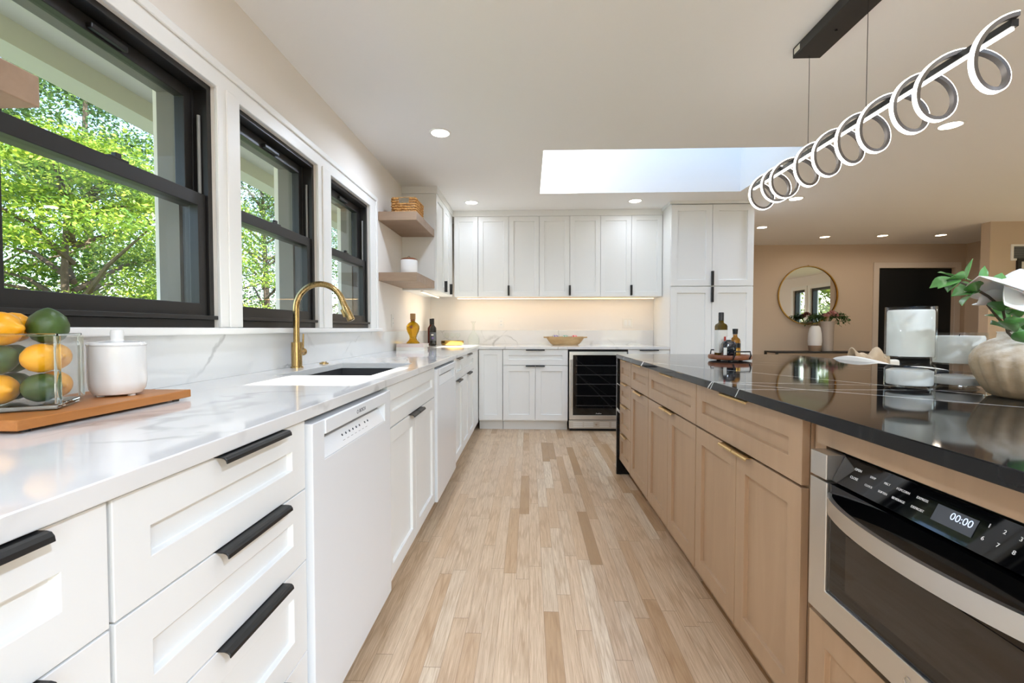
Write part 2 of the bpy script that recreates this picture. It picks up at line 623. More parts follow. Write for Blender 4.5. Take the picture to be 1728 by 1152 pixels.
M['petal'] = mat('white_petal', 'F3EFEA', 0.6, 0, Subsurface_Weight=0.2)
M['pinkpetal'] = mat('dusty_pink_petal', 'B98480', 0.7)
M['grassm'] = leaf_mat('ground_cover', ['5E7038', '76864A'], 0.0, 0.9)

M['bounce'] = mat('pale_bounce', 'C9C4BA', 0.9)
def lemon_mat(name, c1, c2):
    m = mat(name, c1, 0.38)
    n = N(m)
    n.color(n.ramp(n.noise(n.mapping((1, 1, 1)), 18, 3), [(0.3, c1), (0.8, c2)]))
    n.bump(n.noise(n.mapping((1, 1, 1)), 160, 2), 0.15, 0.002)
    return m
M['lemon'] = lemon_mat('lemon_peel', 'F3A30A', 'F7B31E')
M['lime'] = lemon_mat('lime_peel', '34491F', '4B6529')

def stoneware():
    m = mat('sandy_stoneware', 'CFC2AE', 0.9)
    n = N(m)
    f = n.noise(n.mapping((1, 1, 2.5)), 14, 6, 0.65)
    z = n.xyz()[2]
    g = n.ramp(n.math('ADD', n.math('MULTIPLY', z, 4.0), n.math('MULTIPLY', f, 0.5)), [(0.3, 'AE936F'), (0.62, 'C4AE8F'), (0.9, 'F0EAE0')])
    n.color(n.mix(n.ramp(f, [(0.35, 0.5), (0.6, 0.0)]), g, lin('B09674')))
    n.bump(f, 0.5, 0.006)
    return m
M['stoneware'] = stoneware()

def wicker():
    m = mat('woven_hyacinth', 'C58F4E', 0.8)
    n = N(m)
    f = n.noise(n.mapping((18, 18, 60)), 2, 3)
    n.color(n.ramp(f, [(0.3, '8E5A26'), (0.7, 'DBA764')]))
    return m
M['wicker'] = wicker()

def ball_mat(name, c):
    m = mat(name, c, 0.15)
    n = N(m)
    w = n.t.nodes.new('ShaderNodeTexWave')
    w.inputs['Scale'].default_value = 16
    w.inputs['Distortion'].default_value = 9
    n.t.links.new(n.co.outputs['Object'], w.inputs['Vector'])
    n.color(n.mix(n.ramp(w.outputs['Fac'], [(0.62, 0.0), (0.75, 0.8)]), lin(c), lin('EDEBF0')))
    return m

# ------------------------------------------------------------------ setting
CEIL = 2.43
WX, BY = -1.2, 5.52           # window wall and kitchen back wall
FY = 7.45                     # far wall of the living room
REAR = -4.2
RX = 7.05

fl = MB().box(WX - 0.25, RX + 0.3, REAR - 0.25, FY + 0.3, -0.08, 0.0).build('floor', M['floor'])
struct(fl)

# ceiling with two skylight wells (the second is behind the camera's view)
SK = [(0.105, 2.05, 3.455, 4.545), (0.105, 2.05, 0.40, 1.45)]
xs = sorted({WX - 0.25, RX + 0.3, 0.105, 2.05})
ys = sorted({REAR - 0.25, FY + 0.3, 3.455, 4.545, 0.40, 1.45})
ce = MB().slab(xs, ys, lambda x, y: not any(a < x < b and c < y < d for a, b, c, d in SK), CEIL, CEIL + 0.12, lambda u, v, w: (u, v, w)).build('ceiling', M['ceil'])
struct(ce)
SH = 0.62
for i, (a, b, c, d) in enumerate(SK):
    t = b
    z0, z1 = CEIL + 0.001, CEIL + SH
    e = 0.06
    mb = MB().slab([a - e, a, b, b + e], [c - e, c, d, d + e], lambda x, y: not (a < x < b and c < y < d), z0 + 0.119, z1, lambda u, v, w: (u, v, w))
    well = bpy.data.objects.new('skylight_window_%d' % (i + 1), None)
    COL.objects.link(well)
    struct(well)
    mb.build('well', M['trim'], well)
    MB().box(a - 0.02, t + 0.02, c - 0.02, d + 0.02, z1 + 0.005, z1 + 0.012).build('pane', M['pane'], well)
    MB().slab([a - .07, a, t, t + .07], [c - .07, c, d, d + .07], lambda x, y: not (a < x < t and c < y < d), z1, z1 + 0.05, lambda u, v, w: (u, v, w)).build('frame', M['bronze'], well)

# an unseen block added right of the skylights keeps the sun off all but a strip of their glass
struct(MB().box(2.20, 6.8, REAR, FY, 2.75, 4.90).build('sun_block', M['paint']))

# window wall
WIN = [(0.955, 1.712), (1.835, 2.54), (2.69, 3.385)]
WZ = (1.10, 2.015)
ys = sorted({REAR, BY + 0.15} | {v for w in WIN for v in w})
wl = MB().slab(ys, [0, WZ[0], WZ[1], CEIL], lambda y, z: not (WZ[0] < z < WZ[1] and any(a < y < b for a, b in WIN)), WX - 0.24, WX,
               lambda u, v, w: (w, u, v)).build('wall_left', M['paint'])
struct(wl)
struct(MB().box(WX, 2.30, BY, BY + 0.15, 0, CEIL).build('wall_back', M['paint']))
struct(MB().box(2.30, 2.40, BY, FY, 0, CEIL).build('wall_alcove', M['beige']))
# far wall with a doorway for the double doors
DX0, DX1, DZ = 5.53, 6.69, 2.055
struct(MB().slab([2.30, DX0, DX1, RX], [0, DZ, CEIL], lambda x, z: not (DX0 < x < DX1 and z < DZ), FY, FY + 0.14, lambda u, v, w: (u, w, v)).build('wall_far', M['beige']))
# hall wall on the right of the double doors, with a second black door
HX = 6.86
HY0, HY1 = 6.25, 7.13
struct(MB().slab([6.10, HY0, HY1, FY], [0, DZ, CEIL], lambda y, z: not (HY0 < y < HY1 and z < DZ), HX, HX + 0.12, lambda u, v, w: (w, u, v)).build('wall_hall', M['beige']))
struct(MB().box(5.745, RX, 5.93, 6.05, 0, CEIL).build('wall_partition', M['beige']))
# right wall with two windows that the round mirror shows
RW = [(3.16, 4.95), (2.42, 2.93)]
ys = sorted({REAR, 5.93} | {v for w in RW for v in w})
struct(MB().slab(ys, [0, 1.0, 2.1, CEIL], lambda y, z: not (1.0 < z < 2.1 and any(a < y < b for a, b in RW)), RX, RX + 0.2, lambda u, v, w: (w, u, v)).build('wall_right', M['paint']))
# rear wall, behind the camera: a wide glazed opening added to let in daylight fill
GX = (0.2, 4.6)
struct(MB().slab([WX, GX[0], GX[1], RX], [0, 0.05, 2.15, CEIL], lambda x, z: not (GX[0] < x < GX[1] and 0.05 < z < 2.15), REAR - 0.2, REAR, lambda u, v, w: (u, w, v)).build('wall_rear', M['paint']))

# double-hung windows
def hung_window(k, y0, y1):
    root = bpy.data.objects.new('window_%d' % k, None)
    COL.objects.link(root)
    struct(root)
    z0, z1 = WZ
    yz = lambda u, v, w: (w, u, v)
    def ring(a, b, c, d, ti, bo, s, w0, w1):
        return MB().slab([a, a + s, b - s, b], [c, c + bo, d - ti, d], lambda y, z: not (a + s < y < b - s and c + bo < z < d - ti), w0, w1, yz)
    fr = ring(y0, y1, z0, z1, 0.022, 0.03, 0.022, WX - 0.115, WX - 0.012)
    fr.box(WX - 0.095, WX - 0.06, y0 + 0.022, y0 + 0.034, z0 + .03, z1 - .022)
    fr.box(WX - 0.095, WX - 0.06, y1 - 0.034, y1 - 0.022, z0 + .03, z1 - .022)
    fr.box(WX - 0.02, WX + 0.006, y0 + .004, y1 - .004, z0 + .0305, z0 + 0.045)
    fr.build('frame', M['bronze'], root, bevel=0.0015)
    zm = 1.575
    up = ring(y0 + .036, y1 - .036, zm - 0.02, z1 - .024, 0.045, 0.045, 0.036, WX - 0.100, WX - 0.062).build('upper_sash', M['bronze'], root, bevel=0.002)
    MB().box(WX - 0.080, WX - 0.076, y0 + .06, y1 - .06, zm + .015, z1 - .06).build('pane', M['pane'], up)
    MB().box(WX - 0.062, WX - 0.045, (y0 + y1) / 2 - .06, (y0 + y1) / 2 + .06, z1 - .062, z1 - .045).build('sash_handle', M['bronze'], up, bevel=0.003)
    lo = ring(y0 + .024, y1 - .024, z0 + 0.031, zm + 0.025, 0.048, 0.06, 0.04, WX - 0.058, WX - 0.022).build('lower_sash', M['bronze'], root, bevel=0.002)
    MB().box(WX - 0.042, WX - 0.038, y0 + .05, y1 - .05, z0 + .075, zm - .01).build('pane', M['pane'], lo)
    ym = (y0 + y1) / 2
    lk = MB().box(WX - 0.052, WX - 0.026, ym - .032, ym + .032, zm + .025, zm + .033)
    lk.box(WX - 0.047, WX - 0.031, ym - .008, ym + .012, zm + .033, zm + .048)
    lk.box(WX - 0.05, WX - 0.028, y0 + .03, y0 + .075, zm + .025, zm + .034)
    lk.build('sash_lock', M['bronze'], lo, bevel=0.002)
    # pale balance rods that show in the side tracks above the lower sash
    for y in (y0 + .029, y1 - .029):
        MB().cyl(0.006, zm + .03, z1 - .12, 10, Tr(WX - 0.04, y, 0)).build('balance_rod', M['grey'], root, smooth=True)
    # grey moulding outside
    em = ring(y0 + .001, y1 - .001, z0 + .001, z1 - .001, .03, .02, .03, WX - 0.20, WX - 0.12)
    em.build('outer_moulding', M['moulding'], root)
for k, (a, b) in enumerate(WIN):
    hung_window(k + 1, a, b)

# casing round the three windows and the stool below
cy0, cy1, cz1 = 0.855, 3.525, 2.11
ys = sorted({cy0, cy1} | {v for w in WIN for v in w})
cs = MB().slab(ys, [1.101, WZ[1], cz1], lambda y, z: not (z < WZ[1] and any(a < y < b for a, b in WIN)), WX, WX + 0.014, lambda u, v, w: (w, u, v))
cs.box(WX + .014, WX + .024, cy0, cy1, cz1 - .03, cz1)
cs.box(WX + .014, WX + .024, cy0, cy0 + .03, 1.101, cz1 - .03)
cs.box(WX + .014, WX + .024, cy1 - .03, cy1, 1.101, cz1 - .03)
for a, b in ((1.712, 1.835), (2.54, 2.69)):
    cs.box(WX + .014, WX + .022, a + .045, b - .0, 1.101, WZ[1] + .012)
struct(cs.build('trim_1', M['trim'], bevel=0.003))
struct(MB().box(WX, WX + 0.045, 0.81, 3.56, 1.074, 1.10).build('trim_2', M['trim'], bevel=0.006, seg=3))

def fixed_window(name, mp, u0, u1, v0, v1, mull=()):
    root = bpy.data.objects.new(name, None)
    COL.objects.link(root)
    struct(root)
    us = sorted({u0, u0 + .06, u1 - .06, u1} | {x for m in mull for x in (m - .03, m + .03)})
    hole = lambda u, v: u0 + .06 < u < u1 - .06 and v0 + .06 < v < v1 - .06 and not any(abs(u - m) < .03 for m in mull)
    MB().slab(us, [v0, v0 + .06, v1 - .06, v1], lambda u, v: not hole(u, v), -.05, .05, mp).build('frame', M['bronze'], root)
    MB().slab([u0 + .04, u1 - .04], [v0 + .04, v1 - .04], lambda u, v: True, -.004, .004, mp).build('pane', M['pane'], root)
    return root
fixed_window('window_4', lambda u, v, w: (RX + .08 + w, u, v), RW[0][0], RW[0][1], 1.0, 2.1)
fixed_window('window_5', lambda u, v, w: (RX + .08 + w, u, v), RW[1][0], RW[1][1], 1.0, 2.1)
fixed_window('window_6', lambda u, v, w: (u, REAR - .1 + w, v), GX[0], GX[1], 0.05, 2.15, (GX[0] + 1.47, GX[0] + 2.93))  # unseen window, added for daylight from behind the camera
cs = MB()
for a, b in RW:
    cs.slab([a - .09, a, b, b + .09], [.91, 1.0, 2.1, 2.19], lambda y, z: not (a < y < b and 1.0 < z < 2.1), RX - .015, RX - .0005, lambda u, v, w: (w, u, v))
struct(cs.build('trim_3', M['trim']))

# doors of the far room
def door_casing(name, mp, u0, u1, v1, w=.085):  # white trim with the far room's dimness in its colour
    return struct(MB().slab([u0 - w, u0, u1, u1 + w], [0, v1, v1 + w], lambda u, v: not (u0 < u < u1 and v < v1), 0.001, .02, mp).build(name, M['casing_dim'], bevel=0.003))
door_casing('trim_4', lambda u, v, w: (u, FY - w, v), DX0, DX1, DZ)
door_casing('trim_5', lambda u, v, w: (HX - w, u, v), HY0, HY1, DZ)
dr = bpy.data.objects.new('door_1', None); COL.objects.link(dr); struct(dr)
xm = (DX0 + DX1) / 2
for (x0, x1, dy, kx) in ((DX0 + .004, xm - .002, 0.03, xm - .07), (xm + .002, DX1 - .004, 0.045, xm + .07)):
    lf = MB().box(x0, x1, FY + dy, FY + dy + .045, .008, DZ - .004).build('leaf', M['blackdoor'], dr)
    MB().lathe([(0, 0), (.026, 0), (.026, .006), (.011, .01), (.011, .035), (.024, .045), (.028, .06), (.02, .072), (0, .075)], 20, Tr(kx, FY + dy, .95, 0, R(90))).build('knob', M['black'], lf, smooth=True)
dr = bpy.data.objects.new('door_2', None); COL.objects.link(dr); struct(dr)
lf = MB().box(HX + .03, HX + .075, HY0 + .004, HY1 - .004, .008, DZ - .004).build('leaf', M['blackdoor'], dr)
MB().lathe([(0, 0), (.026, 0), (.026, .006), (.011, .01), (.011, .035), (.024, .045), (.028, .06), (.02, .072), (0, .075)], 20, Tr(HX + .03, HY0 + .07, .95, 0, 0, R(-90))).build('knob', M['black'], lf, smooth=True)
for z in (.25, 1.05, 1.85):
    MB().box(HX + .018, HX + .0295, HY1 - .03, HY1 - .004, z, z + .09).build('hinge', M['black'], lf)
struct(MB().box(2.401, DX0 - .086, FY - .015, FY - .0005, 0, .1).build('baseboard_far', M['trim']))

# ------------------------------------------------------------------ base cabinets
PULL = [(.014, .0020), (-.018, .0020), (-.025, .0005), (-.0295, -.005), (-.031, -.013), (-.028, -.0135), (-.0262, -.007), (-.0225, -.0035), (-.015, -.0012), (.014, -.0004)]
def edge_pull(parent, xc, ln, z, m):
    ky, kz = (.78, .80) if m is M['black'] else (.62, .62)
    mb = MB().prism([(y * ky if y < 0 else y, z + q * kz) for y, q in PULL], xc - ln / 2, xc + ln / 2)
    return mb.build('handle', m, parent, bevel=0.0006, seg=1)

def cabinet(name, label, w, loc, rz, m, pull, fronts, group=None, depth=0.58, toe=True, hollow=False, z0=0.10, z1=0.875, cat='cabinet', rail=.06):
    t = thing(name, label, cat, loc, rz, group)
    h = w / 2 - 0.0008
    mb = MB()
    if hollow:
        mb.box(-h, -h + .016, .022, depth, z0, z1).box(h - .016, h, .022, depth, z0, z1).box(-h + .016, h - .016, .022, depth, z0, z0 + .016)
        mb.box(-h + .016, h - .016, depth - .012, depth, z0 + .016, z1).box(-h + .016, h - .016, .022, .04, z1 - .10, z1)
    else:
        mb.box(-h, h, .022, depth, z0, z1)
    mb.build('body', m, t)
    if toe:
        MB().box(-h, h, .075, depth - .02, 0.0, z0).build('toe_kick', m, t)
    for f in fronts:
        d = MB().shaker(f['x'][0] + .0016, f['x'][1] - .0016, f['z'][0] + .0016, f['z'][1] - .0016, rail=f.get('rail', rail)).build(f['kind'], m, t, bevel=0.0012)
        if f.get('pull'):
            edge_pull(d, f['pull'][0], f['pull'][1], f['z'][1] - .0016, pull)
        if f.get('bar'):
            x, a, b = f['bar']
            MB().box(x - .0055, x + .0055, -.030, .012, a, b).build('handle', pull, d, bevel=0.002)
    return t

ZL = 0.092                        # lower edge of the fronts on the window side
LF = -0.545                       # front plane of the window-side cabinets
def drawers(w, zs, pl, pc=0.0):
    out = []
    for a, b in zip(zs, zs[1:]):
        out.append(dict(kind='drawer', x=(-w / 2, w / 2), z=(a, b), pull=(pc, pl)))
    return out
def pair(w, za, zb, pl):
    return [dict(kind='door', x=(-w / 2, 0), z=(za, zb), pull=(-pl / 2 - .0018, pl)), dict(kind='door', x=(0, w / 2), z=(za, zb), pull=(pl / 2 + .0018, pl))]

G = 'white base cabinets under the window counter'
y0, y1 = .16, .563
cabinet('drawer_cabinet', 'white shaker drawer cabinet nearest the camera at the left edge of the photo', y1 - y0, (LF, (y0 + y1) / 2, 0), R(90), M['cab'], M['black'],
        drawers(y1 - y0, [ZL, .30, .531, .705, .874], .21, .01))
y0, y1 = .567, 1.082
cabinet('drawer_cabinet', 'white shaker drawer cabinet with long black pulls beside the dishwasher marked with a maker name', y1 - y0, (LF, (y0 + y1) / 2, 0), R(90), M['cab'], M['black'],
        drawers(y1 - y0, [ZL, .305, .531, .707, .874], .215, .045))
y0, y1 = 1.722, 2.598
w = y1 - y0
cabinet('sink_cabinet', 'white shaker two-door cabinet under the sink between two dishwashers', w, (LF, (y0 + y1) / 2, 0), R(90), M['cab'], M['black'],
        [dict(kind='false_front', x=(-w / 2, w / 2), z=(.705, .874))] + pair(w, ZL, .703, .11), hollow=True)
y0, y1 = 3.275, 3.70
w = y1 - y0
cabinet('base_cabinet', 'narrow white shaker cabinet with one drawer and one door right after the farther dishwasher', w, (LF, (y0 + y1) / 2, 0), R(90), M['cab'], M['black'],
        [dict(kind='drawer', x=(-w / 2, w / 2), z=(.705, .874), pull=(0, .2)), dict(kind='door', x=(-w / 2, w / 2), z=(ZL, .703), pull=(0, .2))])
y0, y1 = 3.702, 4.47
w = y1 - y0
cabinet('base_cabinet', 'white shaker cabinet with a drawer over two doors, last one before the inside corner', w, (LF, (y0 + y1) / 2, 0), R(90), M['cab'], M['black'],
        [dict(kind='drawer', x=(-w / 2, w / 2), z=(.705, .874), pull=(0, .22))] + pair(w, ZL, .703, .11))
y0, y1 = 4.472, 4.868
w = y1 - y0
t = thing('corner_filler', 'plain white filler strip in the inside corner of the base cabinets', 'filler panel', (LF, (y0 + y1) / 2, 0), R(90))
MB().box(-w / 2, w / 2, .004, .06, ZL, .874).build('panel', M['cab'], t)
MB().box(-w / 2, w / 2, .075, .10, 0, ZL).build('toe_kick', M['cab'], t)

# dishwashers
def dishwasher(label, y0, y1, logo):
    t = thing('dishwasher', label, 'dishwasher', (-0.531, (y0 + y1) / 2, 0), R(90), 'white built-in dishwashers')
    w = y1 - y0 - .006
    a, b, zt, zb = -w / 2 + .065, w / 2 - .065, .822, .757
    fp = MB().slab([-w / 2, a, b, w / 2], [.085, zb, zt, .862], lambda x, z: not (a < x < b and zb < z < zt), 0.0, .035, lambda u, v, w_: (u, w_, v))
    fp.box(a, b, -.004, 0, zt + .001, .861)
    d = fp.build('door', M['white_gloss'], t, bevel=0.003)
    MB().box(a, b, .030, .036, zb, zt).build('pocket', M['grey'], d)
    MB().add([(a + .001, .002, zb + .001), (b - .001, .002, zb + .001), (b - .001, .024, .803), (a + .001, .024, .803), (a + .001, .034, zb + .001), (b - .001, .034, zb + .001), (b - .001, .034, .803), (a + .001, .034, .803)],
             [(0, 1, 2, 3), (4, 7, 6, 5), (0, 4, 5, 1), (1, 5, 6, 2), (2, 6, 7, 3), (3, 7, 4, 0)]).build('control_panel', M['white_gloss'], d)
    th = math.atan2(.022, .803 - zb)
    if logo:
        for k in range(8):
            x = -.10 + k * .027 + (.02 if k > 5 else 0)
            MB().cyl(.0036, 0, .0012, 12, Tr(x, .0155, .786, 0, R(90) - th)).build('button', M['ink'], d)
        for k in range(7):
            x = -.10 + k * .03
            MB().box(x - .008, x + .006, .0085, .0105, .7705, .7725).build('button_mark', M['grey'], d)
        text('lettering', 'BOSCH', .016, M['ink'], d, Tr(.012, -.0042, .841, 0, R(90)))
        MB().lathe([(.0045, 0), (.006, 0), (.006, .0006), (.0045, .0006)], 20, Tr(-.028, -.004, .841, 0, R(90))).build('emblem', M['ink'], d)
    MB().box(-w / 2 + .004, w / 2 - .004, .036, .56, .10, .868).build('tub', M['grey'], t)
    MB().box(-w / 2 + .004, w / 2 - .004, .075, .5, 0.0, .099).build('toe_kick', M['white_gloss'], t)
    return t
dishwasher('white dishwasher with a maker name on its front, nearer of the two', 1.088, 1.718, True)
dishwasher('white dishwasher between the sink cabinet and the narrow drawer cabinet, farther of the two', 2.602, 3.271, False)

# back run (faces the camera)
BF = 4.87
x0, x1 = -.543, -.286
cabinet('base_cabinet', 'narrow white shaker single-door cabinet in the corner of the back wall', x1 - x0, ((x0 + x1) / 2, BF, 0), 0, M['cab'], M['black'],
        [dict(kind='door', x=(-(x1 - x0) / 2, (x1 - x0) / 2), z=(.112, .874), rail=.055)])
x0, x1 = -.283, .414
w = x1 - x0
cabinet('base_cabinet', 'white shaker cabinet with a drawer over two doors left of the wine cooler', w, ((x0 + x1) / 2, BF, 0), 0, M['cab'], M['black'],
        [dict(kind='drawer', x=(-w / 2, w / 2), z=(.705, .874), pull=(0, .2))] + pair(w, .112, .703, .10), depth=.6)
x0, x1 = 1.05, 1.486
w = x1 - x0
cabinet('base_cabinet', 'white cabinet between the wine cooler and the tall pantry, mostly behind the island', w, ((x0 + x1) / 2, BF, 0), 0, M['cab'], M['black'],
        [dict(kind='drawer', x=(-w / 2, w / 2), z=(.705, .874), pull=(0, .2))] + pair(w, .112, .703, .10), depth=.6)

# wine cooler
t = thing('wine_cooler', 'under-counter wine cooler with a dark glass door and steel frame', 'wine cooler', (.732, BF, 0))
w = .61
MB().box(-w / 2 + .004, w / 2 - .004, .03, .58, .032, .862).build('cabinet', M['dark'], t)
d = MB().slab([-w / 2, -w / 2 + .04, w / 2 - .04, w / 2], [.125, .172, .815, .852], lambda x, z: not (-w / 2 + .04 < x < w / 2 - .04 and .172 < z < .815), -.012, .028, lambda u, v, q: (u, q, v)).build('door_frame', M['steel'], t, bevel=0.002)
MB().box(-w / 2 + .038, w / 2 - .038, .002, .008, .17, .817).build('glass', M['smoke'], d)
for z in (.70, .60, .50, .375, .27):
    MB().box(-w / 2 + .07, w / 2 - .05, .0005, .0018, z, z + .009).build('rack', M['rack'], d)
hd = MB().cyl(.009, .25, .77, 14, Tr(-w / 2 + .022, -.045, 0))
for z in (.29, .73):
    hd.cyl(.006, 0, .034, 10, Tr(-w / 2 + .022, -.045, z, 0, R(-90)))
hd.build('handle', M['steel'], d, smooth=True)
text('lettering', 'Avallon', .02, M['white_ink'], d, Tr(.01, .0015, .19, 0, R(90)))
gr = MB().box(-w / 2, w / 2, -.005, .029, .03, .118).build('vent_grille', M['steel'], t, bevel=0.002)
for k, xa in enumerate((-.26, -.145, .02, .145)):
    for j in range(3):
        MB().box(xa, xa + .1, -.0075, -.0045, .048 + j * .02, .057 + j * .02).build('vent_slot', M['vent_bright'], gr)
MB().cyl(.010, 0, .004, 16, Tr(-.015, -.005, .075, 0, R(90))).build('lock', M['chrome'], gr, smooth=True)
MB().box(-w / 2 + .01, w / 2 - .01, .02, .5, 0, .029).build('base', M['dark'], t)

# counters and backsplashes
xs = sorted({WX + .0005, -1.04, -.645, -.535, 1.485})
ys = sorted({.12, 1.82, 2.49, BF - .012, BY - .0005})
def keepc(x, y):
    if -1.04 < x < -.645 and 1.82 < y < 2.49: return False
    return x < -.535 or y > BF - .012
ct = MB().slab(xs, ys, keepc, .8765, .906, lambda u, v, w: (u, v, w)).build('countertop', M['quartz'], bevel=0.002, merge=True)
tag(ct, 'white veined stone countertop running under the windows and along the back wall', 'countertop')
bs = MB().box(WX + .0005, WX + .0155, .12, BY - .016, .9062, 1.0735).build('backsplash', M['quartz'], bevel=0.001)
tag(bs, 'low white veined stone backsplash under the windows', 'backsplash')
bs = MB().box(WX + .0005, 1.485, BY - .0155, BY - .0005, .9062, 1.077).build('backsplash', M['quartz'], bevel=0.001)
tag(bs, 'low white veined stone backsplash along the back wall', 'backsplash')

# sink: an undermount bowl
t = thing('sink', 'charcoal undermount sink bowl set in the counter under the windows', 'sink', (-.8425, 2.155, .70))
sk = MB()
a, b, c, d = -.2, .2, -.34, .34
sk.slab([a - .012, a, b, b + .012], [c - .012, c, d, d + .012], lambda x, y: not (a < x < b and c < y < d), -.03, .175, lambda u, v, w: (u, v, w))
sk.box(a, b, c, d, -.03, -.015)
sk.build('bowl', M['sinkmat'], t)
MB().lathe([(0, 0), (.05, 0), (.055, .004), (.03, .006), (0, .003)], 24, Tr(0, 0, -.0145)).build('drain', M['chrome'], t, smooth=True)

# faucet and air switch
t = thing('faucet', 'brushed brass gooseneck faucet behind the sink', 'faucet', (-1.135, 2.18, .906))
MB().lathe([(0, 0), (.029, 0), (.029, .006), (.0245, .008), (.0245, .124), (.017, .126), (0, .126)], 28).build('body', M['brass'], t, smooth=True)
rr, zc = .118, .289
pts = [(0, 0, .12), (0, 0, .2)] + [(rr - rr * math.cos(a), 0, zc + rr * math.sin(a)) for a in [PI * k / 20 * .92 for k in range(21)]]
MB().tube(pts, .0142, 16).build('spout', M['brass'], t, smooth=True)
e = Vector(pts[-1]); dr_ = (e - Vector(pts[-2])).normalized()
dr_ = (dr_ + Vector((.12, 0, 0))).normalized()
sp = MB().tube([e - dr_ * .004, e + dr_ * .03, e + dr_ * .032, e + dr_ * .095, e + dr_ * .098], [.0148, .0155, .0165, .0185, .014], 18).build('spray_head', M['brass'], t, smooth=True)
MB().box(-.006, .006, -.010, .010, -.02, .02, Matrix.Translation(e + dr_ * .055 + Vector((-.019, 0, -.002))) @ dr_.to_track_quat('Z', 'Y').to_matrix().to_4x4()).build('spray_button', M['brass'], sp, bevel=0.003)
hb = MB().cyl(.0155, 0, .034, 18, Tr(0, .02, .075, 0, R(-90)))
hb.lathe([(0, .034), (.0155, .034), (.019, .038), (.019, .046), (0, .05)], 18, Tr(0, .02, .075, 0, R(-90)))
hb.build('handle_hub', M['brass'], t, smooth=True)
MB().tube([(0, .060, .078), (.002, .060, .12), (.004, .060, .165)], [.0052, .0045, .004], 10).build('lever', M['brass'], t, smooth=True)
t = thing('air_switch', 'small round brass button set in the counter beside the faucet', 'sink button', (-1.115, 2.43, .906))
MB().lathe([(0, 0), (.024, 0), (.024, .004), (.019, .007), (0, .007)], 24).build('flange', M['brass'], t, smooth=True)
MB().lathe([(0, .0071), (.013, .0071), (.012, .011), (0, .0115)], 20).build('button', M['brass'], t, smooth=True)

# ------------------------------------------------------------------ upper cabinets
UB, UT = 1.46, 2.362
UY = 5.17
def upper(label, w, loc, rz, fronts, depth, group=None, filler=None):
    t = thing('wall_cabinet', label, 'wall cabinet', loc, rz, group)
    h = w / 2 - .0008
    MB().box(-h, h, .021, depth, 0, UT - UB).build('body', M['cab'], t)
    for f in fronts:
        d = MB().shaker(f['x'][0] + .0016, f['x'][1] - .0016, .0, UT - UB, rail=.055).build('door', M['cab'], t, bevel=0.0012)
        if 'h' in f:
            MB().box(f['h'] - .0042, f['h'] + .0042, -.03, .012, .012, .125).build('handle', M['black'], d, bevel=0.002)
    if filler:
        MB().box(filler, h, .004, .0205, 0, UT - UB).build('filler_strip', M['cab'], t)
    return t
def twodoor(w):
    return [dict(x=(-w / 2, 0), h=-.006), dict(x=(0, w / 2), h=.006)]
D = BY - UY - .001
w = .272
upper('narrow white shaker wall cabinet in the corner, without a handle', w, (-.718, UY, UB), 0, [dict(x=(-w / 2, w / 2))], D)
GU = 'white two-door wall cabinets over the back counter'
xe = [-.58, .113, .80, 1.486]
lab = ['white two-door wall cabinet over the gold tray and decanter, leftmost of the three alike', 'white two-door wall cabinet above the wooden dough bowl, middle of the three alike',
       'white two-door wall cabinet above the double light switch, next to the tall pantry']
for i in range(3):
    w = xe[i + 1] - xe[i]
    upper(lab[i], w, ((xe[i] + xe[i + 1]) / 2, UY, UB), 0, twodoor(w), D, GU)
y0, y1 = 4.27, 5.166
w = y1 - y0
upper('white wall cabinet on the window wall beside the floating shelves', w, (-.87, (y0 + y1) / 2, UB), R(90),
      [dict(x=(-w / 2, -w / 2 + .41), h=-w / 2 + .395), dict(x=(-w / 2 + .413, -w / 2 + .72), h=-w / 2 + .705)], .328, None, -w / 2 + .723)
# cornice strip between cabinets and ceiling
cr = MB()
cr.box(WX + .001, -.862, 4.265, UY - .004, UT + .002, CEIL - .0005)
cr.box(WX + .001, 1.488, UY - .006, BY - .0005, UT + .002, CEIL - .0005)
cr.box(1.47, 2.352, BF - .012, BY - .0005, 2.402, CEIL - .0005)
struct(cr.build('trim_6', M['cab']))
# under-cabinet light bars
for (lab_, loc, ln, rz) in (('thin warm light bar under the wall cabinets of the back wall', (.30, BY - .17, UB - .012), 2.3, 0),
                            ('thin warm light bar under the wall cabinet of the window wall', (-1.03, 4.75, UB - .012), .8, R(90))):
    t = thing('light_bar', lab_, 'under-cabinet light', loc, rz)
    MB().box(-ln / 2, ln / 2, -.012, .012, .002, .0115).build('housing', M['plate'], t)
    MB().box(-ln / 2 + .01, ln / 2 - .01, -.008, .008, -.002, .0018).build('diffuser', M['led_warm'], t)
    area('light_bar_lamp', LED_UNDER * ln, (0, 0, -.006), ln - .04, .02, (1, .80, .56), t)

# tall pantry
x0, x1 = 1.49, 2.345
w = x1 - x0
t = thing('pantry_cabinet', 'tall white four-door pantry cabinet at the end of the back counter', 'pantry cabinet', ((x0 + x1) / 2, BF, 0))
MB().box(-w / 2, w / 2, .022, BY - BF - .001, .10, 2.40).build('body', M['cab'], t)
MB().box(-w / 2, w / 2, .075, .6, 0, .10).build('toe_kick', M['cab'], t)
for (a, b, s) in ((-w / 2, 0, -1), (0, w / 2, 1)):
    for (z0, z1, h0, h1) in ((.112, 1.538, 1.375, 1.534), (1.546, 2.395, 1.550, 1.70)):
        d = MB().shaker(a + .0016, b - .0016, z0, z1, rail=.065).build('door', M['cab'], t, bevel=0.0012)
        MB().box(s * .006 - .0042, s * .006 + .0042, -.03, .012, h0, h1).build('handle', M['black'], d, bevel=0.002)

